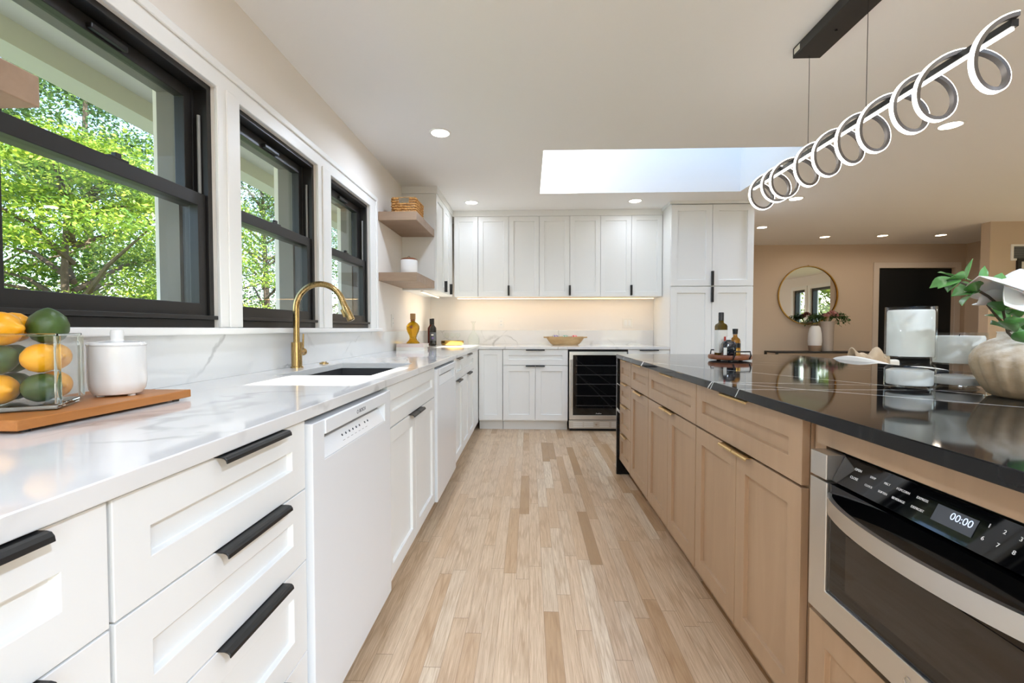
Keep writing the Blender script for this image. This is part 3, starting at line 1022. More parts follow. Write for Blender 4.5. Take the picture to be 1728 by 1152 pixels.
# ------------------------------------------------------------------ floating shelves and what stands on them
def shelf(label, y0, y1, zt, th=.068):
    o = MB().box(WX + .0005, -.892, y0, y1, zt - th, zt).build('floating_shelf', M['shelfwood'], bevel=0.002)
    return tag(o, label, 'shelf', 'floating wooden shelves')
shelf('upper taupe wooden floating shelf that carries the woven basket', 3.595, 4.268, 2.025)
shelf('lower taupe wooden floating shelf that carries the white lidded jar', 3.595, 4.268, 1.545)
shelf('taupe wooden floating shelf in front of the window at the left edge of the photo', .30, .809, 1.554, .056)

# basket
t = thing('basket', 'woven straw basket with cut-out handles on the upper floating shelf', 'basket', (-1.005, 3.765, 2.025))
bx, by, hh = .095, .125, .122
nrow = 6
bk = MB()
for r_ in range(nrow):
    z = .010 + r_ * .0202
    k = 1 - .02 * (nrow - r_) / nrow
    def seg(p, q, ph):
        L = (Vector(q) - Vector(p)).length
        n_ = max(6, int(L / .006))
        pp = []
        rad = []
        for i in range(n_ + 1):
            f = i / n_
            pp.append(Vector(p).lerp(Vector(q), f))
            rad.append(.0088 + .0028 * math.sin(f * L / .022 * 2 * PI + ph + r_ * PI))
        bk.tube(pp, rad, 8)
    X, Y = bx * k, by * k
    for sgn in (-1, 1):
        if r_ >= 4:
            seg((-X, sgn * Y, z), (-.042, sgn * Y, z), 0); seg((.042, sgn * Y, z), (X, sgn * Y, z), 1)
        else:
            seg((-X, sgn * Y, z), (X, sgn * Y, z), 0)
        seg((sgn * X, -Y, z), (sgn * X, Y, z), 2)
bk.box(-bx + .006, bx - .006, -by + .006, by - .006, .003, .010)
bk.build('weave', M['wicker'], t, smooth='all')
for sgn in (-1, 1):
    MB().tube([(-bx, sgn * by, hh), (bx, sgn * by, hh)], .0035, 8).build('rim_wire', M['cork'], t, smooth=True)

# jar with wooden lid
t = thing('lidded_jar', 'white ceramic jar with a wooden lid on the lower floating shelf', 'jar', (-1.035, 3.90, 1.545))
MB().lathe([(0, 0), (.068, 0), (.0725, .006), (.0725, .135), (.069, .140), (.064, .140), (.064, .01), (0, .01)], 36).build('body', M['ceramic'], t, smooth=True)
MB().lathe([(0, .1405), (.070, .1405), (.071, .146), (.052, .156), (.02, .160), (0, .161)], 36).build('lid', M['acacia'], t, smooth=True)
MB().tube([(.008 * math.cos(a), 0, .167 + .008 * math.sin(a)) for a in [2 * PI * k / 14 for k in range(15)]], .0015, 6).build('ring_pull', M['black'], t, smooth=True)

# ------------------------------------------------------------------ island
IX, IF, IY0, IY1 = .657, .68, .30, 3.46
t = thing('island_countertop', 'black stone island countertop with thin white veins and a waterfall end', 'countertop', (0, 0, 0))
MB().box(IX, 1.925, IY0, IY1, .8765, .906).build('top', M['blackstone'], t, bevel=0.002)
MB().box(IX + .002, 1.923, IY1 - .03, IY1 - .002, 0.0, .8763).build('waterfall_panel', M['blackstone'], t, bevel=0.001)
IP = M['brass_pull']
def isl(name, label, y1, y0, fronts, **kw):
    w = y1 - y0
    return cabinet(name, label, w, (IF, (y0 + y1) / 2, 0), R(-90), M['taupe'], IP, fronts(w), depth=.6, **kw)
isl('drawer_cabinet', 'taupe wood four-drawer stack at the far end of the island', 3.428, 3.062,
    lambda w: drawers(w, [.114, .333, .545, .706, .874], .17))
isl('base_cabinet', 'narrow taupe wood island cabinet with one drawer and one door', 3.058, 2.62,
    lambda w: [dict(kind='drawer', x=(-w / 2, w / 2), z=(.703, .874), pull=(0, .2)), dict(kind='door', x=(-w / 2, w / 2), z=(.114, .699), pull=(0, .2))])
isl('base_cabinet', 'taupe wood island cabinet with drawer and two doors, second from the microwave', 2.616, 1.875,
    lambda w: [dict(kind='drawer', x=(-w / 2, w / 2), z=(.703, .874), pull=(0, .2))] + pair(w, .114, .699, .10))
isl('base_cabinet', 'wide taupe wood island cabinet with drawer and two doors beside the microwave', 1.871, 1.152,
    lambda w: [dict(kind='drawer', x=(-w / 2, w / 2), z=(.703, .874), pull=(0, .2))] + pair(w, .114, .699, .10))
# cabinet round the drawer microwave
y1, y0 = 1.115, .405
w = y1 - y0
yc = (y0 + y1) / 2
t = thing('microwave_cabinet', 'taupe wood island cabinet that houses the drawer microwave over a deep drawer', 'cabinet', (IF, yc, 0), R(-90))
mb = MB().box(-w / 2, -w / 2 + .02, .022, .6, .10, .8755).box(w / 2 - .02, w / 2, .022, .6, .10, .8755).box(-w / 2 + .02, w / 2 - .02, .022, .6, .10, .42)
mb.box(-w / 2 + .02, w / 2 - .02, .58, .6, .42, .8755).box(-w / 2, w / 2, .012, .022, .824, .8755).box(-w / 2 + .02, w / 2 - .02, .022, .58, .826, .8755)
mb.box(-w / 2 - .034, -w / 2, .03, .05, .10, .8755)
mb.build('body', M['taupe'], t)
MB().box(-w / 2, w / 2, .075, .58, 0, .1).build('toe_kick', M['taupe'], t)
d = MB().shaker(-w / 2 + .002, w / 2 - .002, .114, .421).build('drawer', M['taupe'], t, bevel=0.0012)
edge_pull(d, .0, .21, .421, IP)
# drawer microwave
t = thing('drawer_microwave', 'stainless drawer microwave with black control panel built into the island', 'microwave', (.655, .762, .43))
def mz(z): return z - .43
w = .63
hw = w / 2
sgn = R(-90)
mw = lambda x, y, z: (y, -x, z)            # local x runs toward -Y, local y into the island
def MW(): return MB(mw)
MW().box(-hw + .035, hw - .035, .05, .5, mz(.445), mz(.82)).build('housing', M['dark'], t)
dd = MW().slab([-hw, -hw + .058, hw - .058, hw], [mz(.455), mz(.515), mz(.715), mz(.757)], lambda x, z: not (-hw + .058 < x < hw - .058 and z > mz(.515)), 0, .045, lambda u, v, q: (u, q, v)).build('drawer_front', M['steel'], t, bevel=0.0015)
MW().box(-hw + .059, hw - .059, .006, .045, mz(.516), mz(.756)).build('glass', M['blackglass'], dd)
MW().box(-hw + .115, hw - .115, .0045, .0062, mz(.545), mz(.665)).build('oven_window', M['ovenglass'], dd)
hb = MW()
nseg = 24
vs, fs = [], []
for i in range(nseg + 1):
    f = i / nseg
    x = -hw + .059 + (w - .118) * f
    bow = -.060 * (1 - (2 * f - 1) ** 2) ** .75 + .002
    vs += [(x, bow, mz(.702)), (x, bow, mz(.736)), (x, bow + .010, mz(.736)), (x, bow + .010, mz(.702))]
for i in range(nseg):
    for k in range(4):
        l = (k + 1) % 4
        fs.append((4 * i + k, 4 * i + l, 4 * i + 4 + l, 4 * i + 4 + k))
fs += [(3, 2, 1, 0), (4 * nseg, 4 * nseg + 1, 4 * nseg + 2, 4 * nseg + 3)]
hb.add(vs, fs).build('handle', M['steel'], dd, smooth=True)
for s in (-1, 1):
    xa, xb = (-hw, -hw + .056) if s < 0 else (hw - .056, hw)
    MW().box(xa, xb, 0, .045, mz(.762), mz(.818)).build('end_block', M['steel'], t, bevel=0.0015)
pb = MW()
a, b = -hw + .057, hw - .057
pb.add([(a, .012, mz(.762)), (b, .012, mz(.762)), (b, .040, mz(.818)), (a, .040, mz(.818)), (a, .05, mz(.762)), (b, .05, mz(.762)), (b, .05, mz(.818)), (a, .05, mz(.818))],
       [(0, 1, 2, 3), (4, 7, 6, 5), (0, 4, 5, 1), (1, 5, 6, 2), (2, 6, 7, 3), (3, 7, 4, 0)])
cp = pb.build('control_panel', M['blackglass'], t)
sl = math.atan2(.028, .056)
def on_panel(x, f):
    """matrix that lays text on the sloped panel; f = 0 bottom .. 1 top"""
    y = .012 + .028 * f - .0009
    z = mz(.762) + .056 * f
    Ml = Matrix.Translation((x, y, z)) @ Matrix.Rotation(R(90) - sl, 4, 'X')
    A = Matrix(((0, 1, 0, 0), (-1, 0, 0, 0), (0, 0, 1, 0), (0, 0, 0, 1)))
    return A @ Ml
# rows of keys, left to right along the panel
for (x, f, s, z) in [(-.205, .70, 'OPEN', .0075), (-.205, .40, 'CLOSE', .0075), (-.163, .66, 'STOP', .006), (-.163, .36, 'CLOCK', .006), (-.127, .66, 'MELT', .006), (-.127, .36, 'SOFTEN', .006),
                     (-.09, .66, 'POPCORN', .0062), (-.09, .36, 'BEVERAGE', .0062), (-.049, .66, 'EXPRESS', .0062), (-.049, .36, 'DEFROST', .0062),
                     (.065, .72, '1', .009), (.087, .72, '2', .009), (.109, .72, '3', .009), (.131, .72, '4', .009), (.153, .72, '5', .009),
                     (.065, .38, '6', .009), (.087, .38, '7', .009), (.109, .38, '8', .009), (.131, .38, '9', .009), (.153, .38, '0', .009),
                     (.183, .70, 'POWER', .0062), (.183, .36, 'TIME COOK', .0055), (.222, .82, 'START', .0065), (.222, .42, 'STOP', .0065)]:
    text('lettering', s, z, M['white_ink'], cp, on_panel(x, f))
for f in (.64, .24):
    o = MB().box(-.013, .013, -.0032, .0032, 0, .0005, on_panel(.222, f)).build('key', M['white_ink'], cp)
o = MB().box(-.035, .035, -.0145, .0145, -.0004, .0003, on_panel(.015, .5)).build('display', M['ink'], cp)
text('digits', '00:00', .017, M['digits'], o, on_panel(.026, .56))
text('lettering', 'COSMO', .024, M['chrome'], dd, Matrix(((0, 1, 0, 0), (-1, 0, 0, 0), (0, 0, 1, 0), (0, 0, 0, 1))) @ Matrix.Translation((0, -.0012, mz(.485))) @ Matrix.Rotation(R(90), 4, 'X'))

# ------------------------------------------------------------------ pendant lamp: a coiled LED ribbon round a straight bar
PX, PZ = 1.32, 1.925
t = thing('pendant_lamp', 'black pendant lamp with a coiled lit ribbon hanging over the island', 'pendant lamp', (PX, 1.93, CEIL))
o0 = Vector((PX, 1.93, CEIL))
def LP(): return MB(lambda x, y, z: (x - o0.x, y - o0.y, z - o0.z))
cp = LP().box(PX - .065, PX + .062, 1.62, 2.258, 2.383, CEIL - .0005).build('canopy', M['black'], t, bevel=0.002)
for y in (1.78, 2.05):
    LP().cyl(.006, 2.376, 2.383, 12, Tr(PX, y, 0)).build('screw', M['black'], cp, smooth=True)
LP().box(PX - .066, PX - .0655, 2.20, 2.245, 2.395, 2.420).build('sticker', M['label_white'], cp)
for y in (2.235, 1.862):
    LP().tube([(PX, y, 2.383), (PX, y, PZ + .012)], .0012, 6).build('cable', M['black'], t)
LP().box(PX - .010, PX + .010, 1.312, 2.765, PZ - .006, PZ + .014).build('bar', M['black'], t, bevel=0.001)
LP().box(PX - .006, PX + .006, 1.32, 2.755, PZ - .012, PZ - .0062).build('bar_diffuser', M['led'], t)
keys = [(-.25, 1.305), (0, 1.337), (.5, 1.419), (1, 1.524), (1.5, 1.582), (2, 1.619), (2.5, 1.689), (3, 1.776), (3.5, 1.86), (4, 1.899), (4.5, 1.998), (5, 2.05), (5.5, 2.142), (6, 2.185),
        (6.5, 2.301), (7, 2.40), (7.5, 2.46), (8, 2.488), (8.5, 2.535), (9, 2.617), (9.5, 2.702), (9.75, 2.745)]
kt = [k[0] for k in keys]; ky = [k[1] for k in keys]
# monotone cubic through the keys
dk = [(ky[i + 1] - ky[i]) / (kt[i + 1] - kt[i]) for i in range(len(keys) - 1)]
ms = [dk[0]] + [0 if dk[i] * dk[i + 1] <= 0 else 2 * dk[i] * dk[i + 1] / (dk[i] + dk[i + 1]) for i in range(len(dk) - 1)] + [dk[-1]]
def yat(q):
    for i in range(len(keys) - 1):
        if q <= kt[i + 1] or i == len(keys) - 2:
            h = kt[i + 1] - kt[i]; s = (q - kt[i]) / h
            return ((2 * s ** 3 - 3 * s * s + 1) * ky[i] + (s ** 3 - 2 * s * s + s) * h * ms[i] + (-2 * s ** 3 + 3 * s * s) * ky[i + 1] + (s ** 3 - s * s) * h * ms[i + 1])
rl, zl = .088, 1.862
def coil(r0, r1, hwid):
    vs, fs = [], []
    nst = 40 * 10
    for i in range(nst + 1):
        q = -.25 + 10.0 * i / nst
        ph = PI + 2 * PI * q          # q = 0 at the left, then down, right, up
        c, s = math.cos(ph), math.sin(ph)
        y = yat(q)
        dy = (yat(q + .01) - yat(q - .01)) / .02
        tan = Vector((-s * 2 * PI * rl, dy, c * 2 * PI * rl)).normalized()
        ra = Vector((c, 0, s))
        ax = tan.cross(ra).normalized()
        for (rr_, aa) in ((r0, -hwid), (r0, hwid), (r1, hwid), (r1, -hwid)):
            p = Vector((PX, y, zl)) + ra * (rl + rr_) + ax * aa
            vs.append(tuple(p))
    for i in range(nst):
        for k in range(4):
            l = (k + 1) % 4
            fs.append((4 * i + k, 4 * i + l, 4 * i + 4 + l, 4 * i + 4 + k))
    fs += [(3, 2, 1, 0), (4 * nst, 4 * nst + 1, 4 * nst + 2, 4 * nst + 3)]
    return vs, fs
LP().add(*coil(-.012, -.0005, .0078)).build('ribbon', M['alum'], t, smooth=True)
LP().add(*coil(-.0004, .0025, .0068)).build('ribbon_diffuser', M['led'], t, smooth=True)

# ------------------------------------------------------------------ downlights
def downlight(label, x, y, r=.075, w=DOWN_W, lens='lens', color=(.80, .95, 1.18)):
    t = thing('recessed_downlight', label, 'downlight', (x, y, CEIL), 0, 'recessed ceiling downlights')
    MB().lathe([(r * .80, -.0005), (r * .80, -.004), (r, -.004), (r * 1.02, -.0005)], 36).build('trim_ring', M['trim'], t, smooth=True)
    MB().lathe([(0, -.001), (r * .79, -.001), (r * .79, -.0028), (0, -.0035)], 36).build('lens', M[lens], t, smooth=True)
    area('downlight_lamp', w, (0, 0, -.012), r * 1.5, None, color, t, R(165))
downlight('lit round recessed downlight nearest the windows, over the window counter', -.607, 3.12, .075, 2.6)
downlight('lit recessed downlight over the corner of the back and window counters', -.611, 4.83, .075, .45)
downlight('lit recessed downlight in front of the wall cabinets, between skylight and pantry', 1.103, 4.83, .075, .45)
downlight('large lit recessed downlight on the right beyond the lamp coil', 2.76, 3.13, .075, 3.5)
downlight('lit recessed downlight just below the far end of the lamp coil', 2.73, 4.81, .075, 2.5)
downlight('lit recessed downlight next to the top right corner of the pantry', 3.06, 6.15, .07, 1.2)
downlight('small dim downlight over the round mirror', 4.29, 6.82, .075, .55, 'lens_dim', (1, .92, .82))
downlight('small dim downlight left of the black double doors', 5.06, 6.76, .075, .55, 'lens_dim', (1, .92, .82))
downlight('small dim downlight above the black double doors', 5.86, 6.75, .075, .55, 'lens_dim', (1, .92, .82))
for (x, y, w) in ((-.6, 1.35, 0.8), (-.6, -.5, 2.2), (1.3, -.8, 17), (3.0, -.8, 6), (3.0, 1.2, 1.8), (4.8, 1.2, 1), (4.8, -.8, 2), (1.3, -2.6, 15), (-.6, -2.4, 9), (4.8, 3.6, 1)):  # unseen fill lamps, added to brighten the room
    downlight('added fill downlight in the unseen part of the ceiling', x, y, .075, w)

# ------------------------------------------------------------------ things on the window counter
# cutting board under the vase and the canister
ang = math.atan2(1.194 - .778, -.910 + .929)
t = thing('cutting_board', 'long honey-brown wooden board on the window counter', 'cutting board', (-1.03, .985, .906))
bd = MB().box(-.125, .115, -.21, .21, .006, .026)
bo = bd.build('board', M['board'], t, bevel=0.002)
for (x, y) in ((-.10, -.18), (.095, -.18), (-.10, .18), (.095, .18)):
    MB().cyl(.008, 0, .006, 12, Tr(x, y, 0)).build('foot', M['dark'], t, smooth=True)
BZ = .932
# square glass vase with fruit
VX, VY, VS, VH = -1.038, .9015, .0685, .150
t = thing('glass_vase', 'square clear glass vase full of lemons and limes', 'vase', (VX, VY, BZ + .0004), R(30.7))
gl = MB()
i_ = VS - .004
def sq(s, z): return [(-s, -s, z), (s, -s, z), (s, s, z), (-s, s, z)]
vs = sq(VS, 0) + sq(VS, VH) + sq(i_, VH) + sq(i_, .012)
fs = [(3, 2, 1, 0)]
for k in range(4):
    l = (k + 1) % 4
    fs += [(k, l, 4 + l, 4 + k), (4 + k, 4 + l, 8 + l, 8 + k), (8 + k, 8 + l, 12 + l, 12 + k)]
fs += [(12, 13, 14, 15)]
gl.add(vs, fs).build('vessel', M['thin'], t, bevel=0.003, seg=3)
MB().box(-i_ + .001, i_ - .001, -i_ + .001, i_ - .001, .002, .0115).build('base', M['glass'], t, bevel=0.002)
for sx in (-1, 1):
    for sy in (-1, 1):
        MB().cyl(.0055, .013, VH - .001, 12, Tr(sx * (i_ + .0015), sy * (i_ + .0015), 0)).build('corner', M['glass'], t, smooth=True)
MB().slab([-VS, -i_, i_, VS], [-VS, -i_, i_, VS], lambda x, y: not (abs(x) < i_ and abs(y) < i_), VH - .0009, VH + .004, lambda u, v, w: (u, v, w)).build('rim', M['glass'], t, bevel=0.0015)
FRUIT = []
VA = R(30.7)
def vpos(x, y, z):
    return (VX + x * math.cos(VA) - y * math.sin(VA), VY + x * math.sin(VA) + y * math.cos(VA), BZ + z)
def lemon(label, x, y, z, rx, rz, kind, s=1.0):
    o = MB().lathe([(0, -.039), (.004, -.038), (.007, -.036), (.016, -.0315), (.0255, -.021), (.0305, -.008), (.031, .004), (.0275, .017), (.0185, .027), (.0095, .033), (.0068, .0365), (.005, .040), (0, .042)], 28, Matrix.Diagonal((s, s, s * .90, 1))).build(kind, M[kind], smooth='all')
    o.location = vpos(x, y, z)
    o.rotation_euler = (rx, 0, rz + VA)
    return tag(o, label, 'lemon' if kind == 'lemon' else 'lime', 'lemons and limes in the square vase')
def lime(label, x, y, z, rx, rz, s=.90):
    o = MB().lathe([(0, -.034), (.012, -.033), (.024, -.025), (.0315, -.010), (.032, .004), (.027, .019), (.016, .030), (.006, .036), (0, .038)], 28, Matrix.Scale(s, 4)).build('lime', M['lime'], smooth='all')
    o.location = vpos(x, y, z)
    o.rotation_euler = (rx, 0, rz + VA)
    return tag(o, label, 'lime', 'lemons and limes in the square vase')
S_ = .95
q = .0310
# bottom layer
lemon('lemon with a dark stem spot at the bottom left of the square vase', -q, -q, .0435, R(90), R(45), 'lemon', S_)
lime('dark green lime at the bottom of the square vase, behind its near corner', q, -q, .0440, R(80), R(70))
lemon('lemon at the bottom of the square vase seen through its right face', q, q, .0435, R(90), R(45), 'lemon', S_)
lime('lime at the bottom of the square vase on its window side', -q, q, .0440, R(85), R(100))
# middle layer
lime('lime in the middle layer of the square vase at its left', -q, -q, .1030, R(60), R(80))
lemon('lemon in the middle of the square vase pressed against its near face', q, -q, .1040, R(88), R(135), 'lemon', S_)
lemon('lemon in the middle of the square vase seen through its right face', q, q, .1040, R(88), R(45), 'lemon', S_)
lime('lime in the middle layer of the square vase near the window', -q, q, .1020, R(70), R(140))
# top layer
lemon('big lemon heaped on the top left of the square vase', -.026, -.032, .1640, R(88), R(70), 'lemon', 1.08)
lemon('lemon on top of the vase half behind the green lime', -.030, .034, .1670, R(80), R(120), 'lemon', 1.0)
lime('green lime with its tip up on top of the square vase', .028, .018, .1690, R(8), R(20), 1.06)

# canister
t = thing('canister', 'white glazed canister with lid on the wooden board', 'canister', (-1.016, 1.085, BZ))
MB().lathe([(0, .003), (.038, .003), (.047, .006), (.0545, .018), (.057, .035), (.057, .122), (.0545, .122), (.0535, .04), (0, .03)], 40).build('body', M['ceramic'], t, smooth=True)
for k in range(3):
    MB().cyl(.008, 0, .006, 12, Tr(.034 * math.cos(k * 2.1), .034 * math.sin(k * 2.1), 0)).build('foot', M['ceramic'], t, smooth=True)
ld = MB().lathe([(0, .1225), (.0573, .1225), (.058, .126), (.0545, .131), (.02, .135), (0, .135)], 40).build('lid', M['ceramic'], t, smooth=True)
MB().lathe([(0, .134), (.0145, .134), (.0125, .139), (.0135, .154), (.012, .161), (0, .1615)], 24).build('knob', M['ceramic'], ld, smooth=True)

# two books with the oil bottle
t = thing('book', 'cream book lying under the blush one below the oil bottle', 'book', (-1.03, 4.03, .906), R(3), 'stacked books')
MB().box(-.13, .105, -.10, .10, .003, .025).build('pages', M['pulp'], t)
MB().box(-.133, .108, -.104, .104, 0, .003).box(-.133, .108, -.104, .104, .025, .028).box(-.133, .108, -.104, -.1005, .003, .025).build('cover', M['book2'], t)
t = thing('book', 'blush pink book lying on top under the oil bottle', 'book', (-1.04, 4.03, .9345), R(-2), 'stacked books')
MB().box(-.115, .12, -.095, .095, .003, .027).build('pages', M['pulp'], t)
MB().box(-.118, .123, -.099, .099, 0, .003).box(-.118, .123, -.099, .099, .027, .030).box(-.118, .123, -.099, -.0955, .003, .027).build('cover', M['book'], t)
t = thing('oil_bottle', 'ornate bottle of golden oil standing on two books', 'bottle', (-1.035, 4.02, .9652))
MB().lathe([(0, .005), (.04, .002), (.056, 0), (.058, .006), (.036, .030), (.029, .048), (.033, .070), (.048, .100), (.057, .130), (.056, .155), (.042, .178), (.022, .192), (.017, .198), (.017, .212), (0, .212)], 36,
           mod=lambda a, z: 1 + .05 * math.cos(8 * a) if z < .17 else 1).build('body', M['oil'], t, smooth='all')
MB().lathe([(0, .2122), (.022, .2122), (.0235, .216), (.0235, .262), (.021, .266), (0, .266)], 24).build('stopper', M['cork'], t, smooth=True)
MB().lathe([(.0185, .199), (.0215, .201), (.0215, .208), (.0185, .211)], 24).build('cord', M['acacia'], t, smooth=True)
MB().box(-.012, .012, -.062, -.056, .135, .158).build('seal', M['acacia'], t)

# wine bottles
def wine(label, x, y, m, lab_m, s=1.0):
    t = thing('wine_bottle', label, 'bottle', (x, y, .906))
    MB().lathe([(0, .004), (.030, 0), (.0365, .004), (.0375, .012), (.0375, .19), (.034, .205), (.020, .222), (.0145, .235), (.0140, .26), (0, .26)], 32, Matrix.Scale(s, 4)).build('body', M[m], t, smooth=True)
    MB().lathe([(0, .305), (.0145, .305), (.0152, .30), (.0152, .245), (.0149, .238), (.0149, .2605), (0, .2607)], 24, Matrix.Scale(s, 4)).build('capsule', M['dark'], t, smooth=True)
    if lab_m:
        lb = MB()
        vs, fs = [], []
        for i in range(13):
            a = R(-90 - 70 + 140 * i / 12)
            for z in (.055, .150):
                vs.append((.0379 * math.cos(a), .0379 * math.sin(a), z))
        for i in range(12):
            fs.append((2 * i, 2 * i + 2, 2 * i + 3, 2 * i + 1))
        lb.add(vs, fs).build('label', M['ink'], t, solid=.0004)
        MB().box(-.012, .014, -.0392, -.0385, .115, .128).build('label_mark', M['label_white'], t)
        MB().lathe([(0, 0), (.011, 0), (.011, .0006), (0, .0006)], 20, Tr(.004, -.0386, .085, 0, R(90))).build('label_emblem', M['label_violet'], t)
    return t
wine('dark wine bottle with a printed label in the corner of the counter', -1.085, 5.10, 'winebottle', True)
wine('reddish bottle half hidden behind the dark wine bottle in the corner', -1.130, 5.20, 'redbottle', False)

# gold tray with three little glasses
t = thing('tray', 'round gold metal tray with three small glasses on it', 'tray', (-.885, 5.22, .906))
MB().lathe([(0, .002), (.10, .0), (.122, .004), (.130, .02), (.132, .052), (.1295, .052), (.127, .02), (.12, .008), (0, .007)], 48).build('dish', M['gold'], t, smooth=True)
for (dx, dy, lb) in ((-.068, .02, 'small stemmed glass on the gold tray next to the wine bottle'), (-.005, .035, 'small stemmed glass in the middle of the gold tray'), (.058, .02, 'small stemmed glass at the right side of the gold tray')):
    t = thing('stemmed_glass', lb, 'glass', (-.885 + dx, 5.22 + dy, .9147), 0, 'small glasses on the gold tray')
    MB().lathe([(0, 0), (.024, 0), (.024, .002), (.005, .005), (.0035, .012), (.0035, .062), (.007, .068), (.022, .08), (.031, .098), (.031, .112), (.026, .132), (.0248, .132), (.0296, .112), (.0296, .098), (.021, .082), (0, .072)], 28).build('goblet', M['thin'], t, smooth='all')
t = thing('decanter', 'clear glass decanter with a slim neck against the back wall', 'decanter', (-.655, 5.33, .906))
MB().lathe([(0, .004), (.045, 0), (.062, .004), (.070, .03), (.068, .07), (.05, .115), (.022, .15), (.013, .18), (.012, .235), (.020, .262), (.033, .272), (.032, .2735), (.0185, .263), (.0105, .235), (.0115, .18), (.02, .151), (.048, .115), (.0665, .07), (.068, .03), (.06, .008), (0, .008)], 36).build('vessel', M['thin'], t, smooth='all')

# dough bowl with three balls
DBX, DBY = .42, 5.33
t = thing('dough_bowl', 'long pale wooden dough bowl with end handles on the back counter', 'bowl', (DBX, DBY, .906))
bw = MB()
prof = [(0, .0), (.62, .0), (.74, .018), (.90, .065), (.97, .092), (.985, .098), (.94, .098), (.86, .066), (.70, .026), (.58, .014), (0, .013)]
bw.lathe([(r * .23, z) for r, z in prof], 48, Matrix.Diagonal((1, .42, 1, 1)))
for s in (-1, 1):
    bw.add([(s * .205, -.045, .080), (s * .205, .045, .080), (s * .252, .03, .084), (s * .252, -.03, .084), (s * .205, -.05, .097), (s * .205, .05, .097), (s * .252, .032, .098), (s * .252, -.032, .098)],
           [(0, 1, 2, 3), (4, 7, 6, 5), (0, 4, 5, 1), (1, 5, 6, 2), (2, 6, 7, 3), (3, 7, 4, 0)])
bw.build('bowl', M['dough'], t, smooth=True)
for (dx, c, lb) in ((-.108, '52459A', 'purple and white ball in the dough bowl'), (.002, '3F8F78', 'green and white ball in the dough bowl'), (.108, 'C82A35', 'red and white ball in the dough bowl')):
    prof = [(.0495 * math.sin(PI * k / 16), -.0495 * math.cos(PI * k / 16)) for k in range(17)]
    prof[0] = (0, prof[0][1]); prof[-1] = (0, prof[-1][1])
    o = MB().lathe(prof, 28).build('ball', ball_mat('ball_glass_' + c, c), smooth='all')
    o.location = (DBX + dx, DBY, .906 + .0145 + .053)
    tag(o, lb, 'ball', 'coloured balls in the dough bowl')

# outlets and switches
def outlet(label, loc, rz, w=.072, gangs=0):
    t = thing('wall_outlet' if not gangs else 'light_switch', label, 'outlet' if not gangs else 'light switch', loc, rz)
    MB().box(-w / 2, w / 2, -.006, -.0005, -.058, .058).build('plate', M['plate'], t, bevel=0.002)
    if gangs:
        for k in range(gangs):
            x = (k - (gangs - 1) / 2) * .046
            MB().box(x - .0165, x + .0165, -.009, -.006, -.033, .033).build('rocker', M['trim'], t, bevel=0.001)
    else:
        for z in (-.02, .02):
            s_ = MB().box(-.016, .016, -.008, -.006, z - .013, z + .013).build('socket', M['trim'], t, bevel=0.003)
            MB().box(-.007, -.005, -.0085, -.008, z - .004, z + .006).box(.005, .007, -.0085, -.008, z - .004, z + .006).build('slots', M['ink'], s_)
outlet('white outlet plate on the back wall right of the decanter', (-.34, BY, 1.165), 0)
outlet('white double switch plate on the back wall left of the pantry', (1.18, BY, 1.165), 0, .118, 2)
outlet('white outlet plate on the window wall near the oil bottle', (WX, 3.955, 1.165), R(90))

# ------------------------------------------------------------------ things on the island
# oval tray with bottles
t = thing('serving_tray', 'round reddish wooden tray with black handles carrying oil bottles', 'tray', (1.205, 2.78, .906), R(8))
MB().lathe([(0, .006), (.10, .006), (.118, .010), (.122, .022), (.118, .034), (.108, .034), (.102, .024), (0, .024)], 48).build('board', M['acacia'], t, smooth=True)
for s in (-1, 1):
    hd = MB().tube([(-.05, s * .116, .014), (-.05, s * .128, .035), (-.047, s * .126, .058), (.047, s * .126, .058), (.05, s * .128, .035), (.05, s * .116, .014)], .0042, 8).build('handle', M['black'], t, smooth=True)
for k in range(3):
    MB().cyl(.012, 0, .006, 12, Tr(.07 * math.cos(k * 2.1), .07 * math.sin(k * 2.1), 0)).build('foot', M['dark'], t, smooth=True)
TZ = .906 + .0245
t = thing('oil_bottle', 'tall square olive oil bottle with a white label on the wooden tray', 'bottle', (1.172, 2.83, TZ), R(6))
def sqlathe(prof, n=32, p=6):
    return MB().lathe(prof, n, None, lambda a, z: 1.0 / ((abs(math.cos(a)) ** p + abs(math.sin(a)) ** p) ** (1 / p)))
sqlathe([(0, .002), (.027, 0), (.030, .004), (.030, .180), (.026, .192), (.014, .200), (.0125, .205), (.0125, .215), (0, .215)]).build('body', M['oil_dark'], t, smooth='all')
sqlathe([(.0304, .02), (.0307, .02), (.0307, .158), (.0304, .158)]).build('label', M['label_white'], t)
MB().box(.002, .024, -.0322, -.0312, .09, .118).build('label_print', M['label_red'], t)
MB().lathe([(0, .2152), (.0155, .2152), (.0155, .262), (.0135, .265), (0, .265)], 24).build('cap', M['dark'], t, smooth=True)
t = thing('oil_bottle', 'small amber bottle with black stopper on the wooden tray', 'bottle', (1.240, 2.79, TZ), 0)
MB().lathe([(0, .002), (.027, 0), (.030, .004), (.030, .088), (.026, .104), (.014, .115), (.012, .120), (.012, .132), (0, .132)], 28).build('body', M['amber'], t, smooth=True)
MB().lathe([(.0303, .015), (.0306, .015), (.0306, .045), (.0303, .045)], 28).build('label', M['gold'], t)
MB().lathe([(.0303, .052), (.0306, .052), (.0306, .08), (.0303, .08)], 28).build('band', M['dark'], t)
MB().lathe([(0, .1325), (.0135, .1325), (.016, .165), (0, .166)], 20).build('stopper', M['dark'], t, smooth=True)
t = thing('oil_bottle', 'short square bottle of dark vinegar at the front of the wooden tray', 'bottle', (1.178, 2.735, TZ), R(-10))
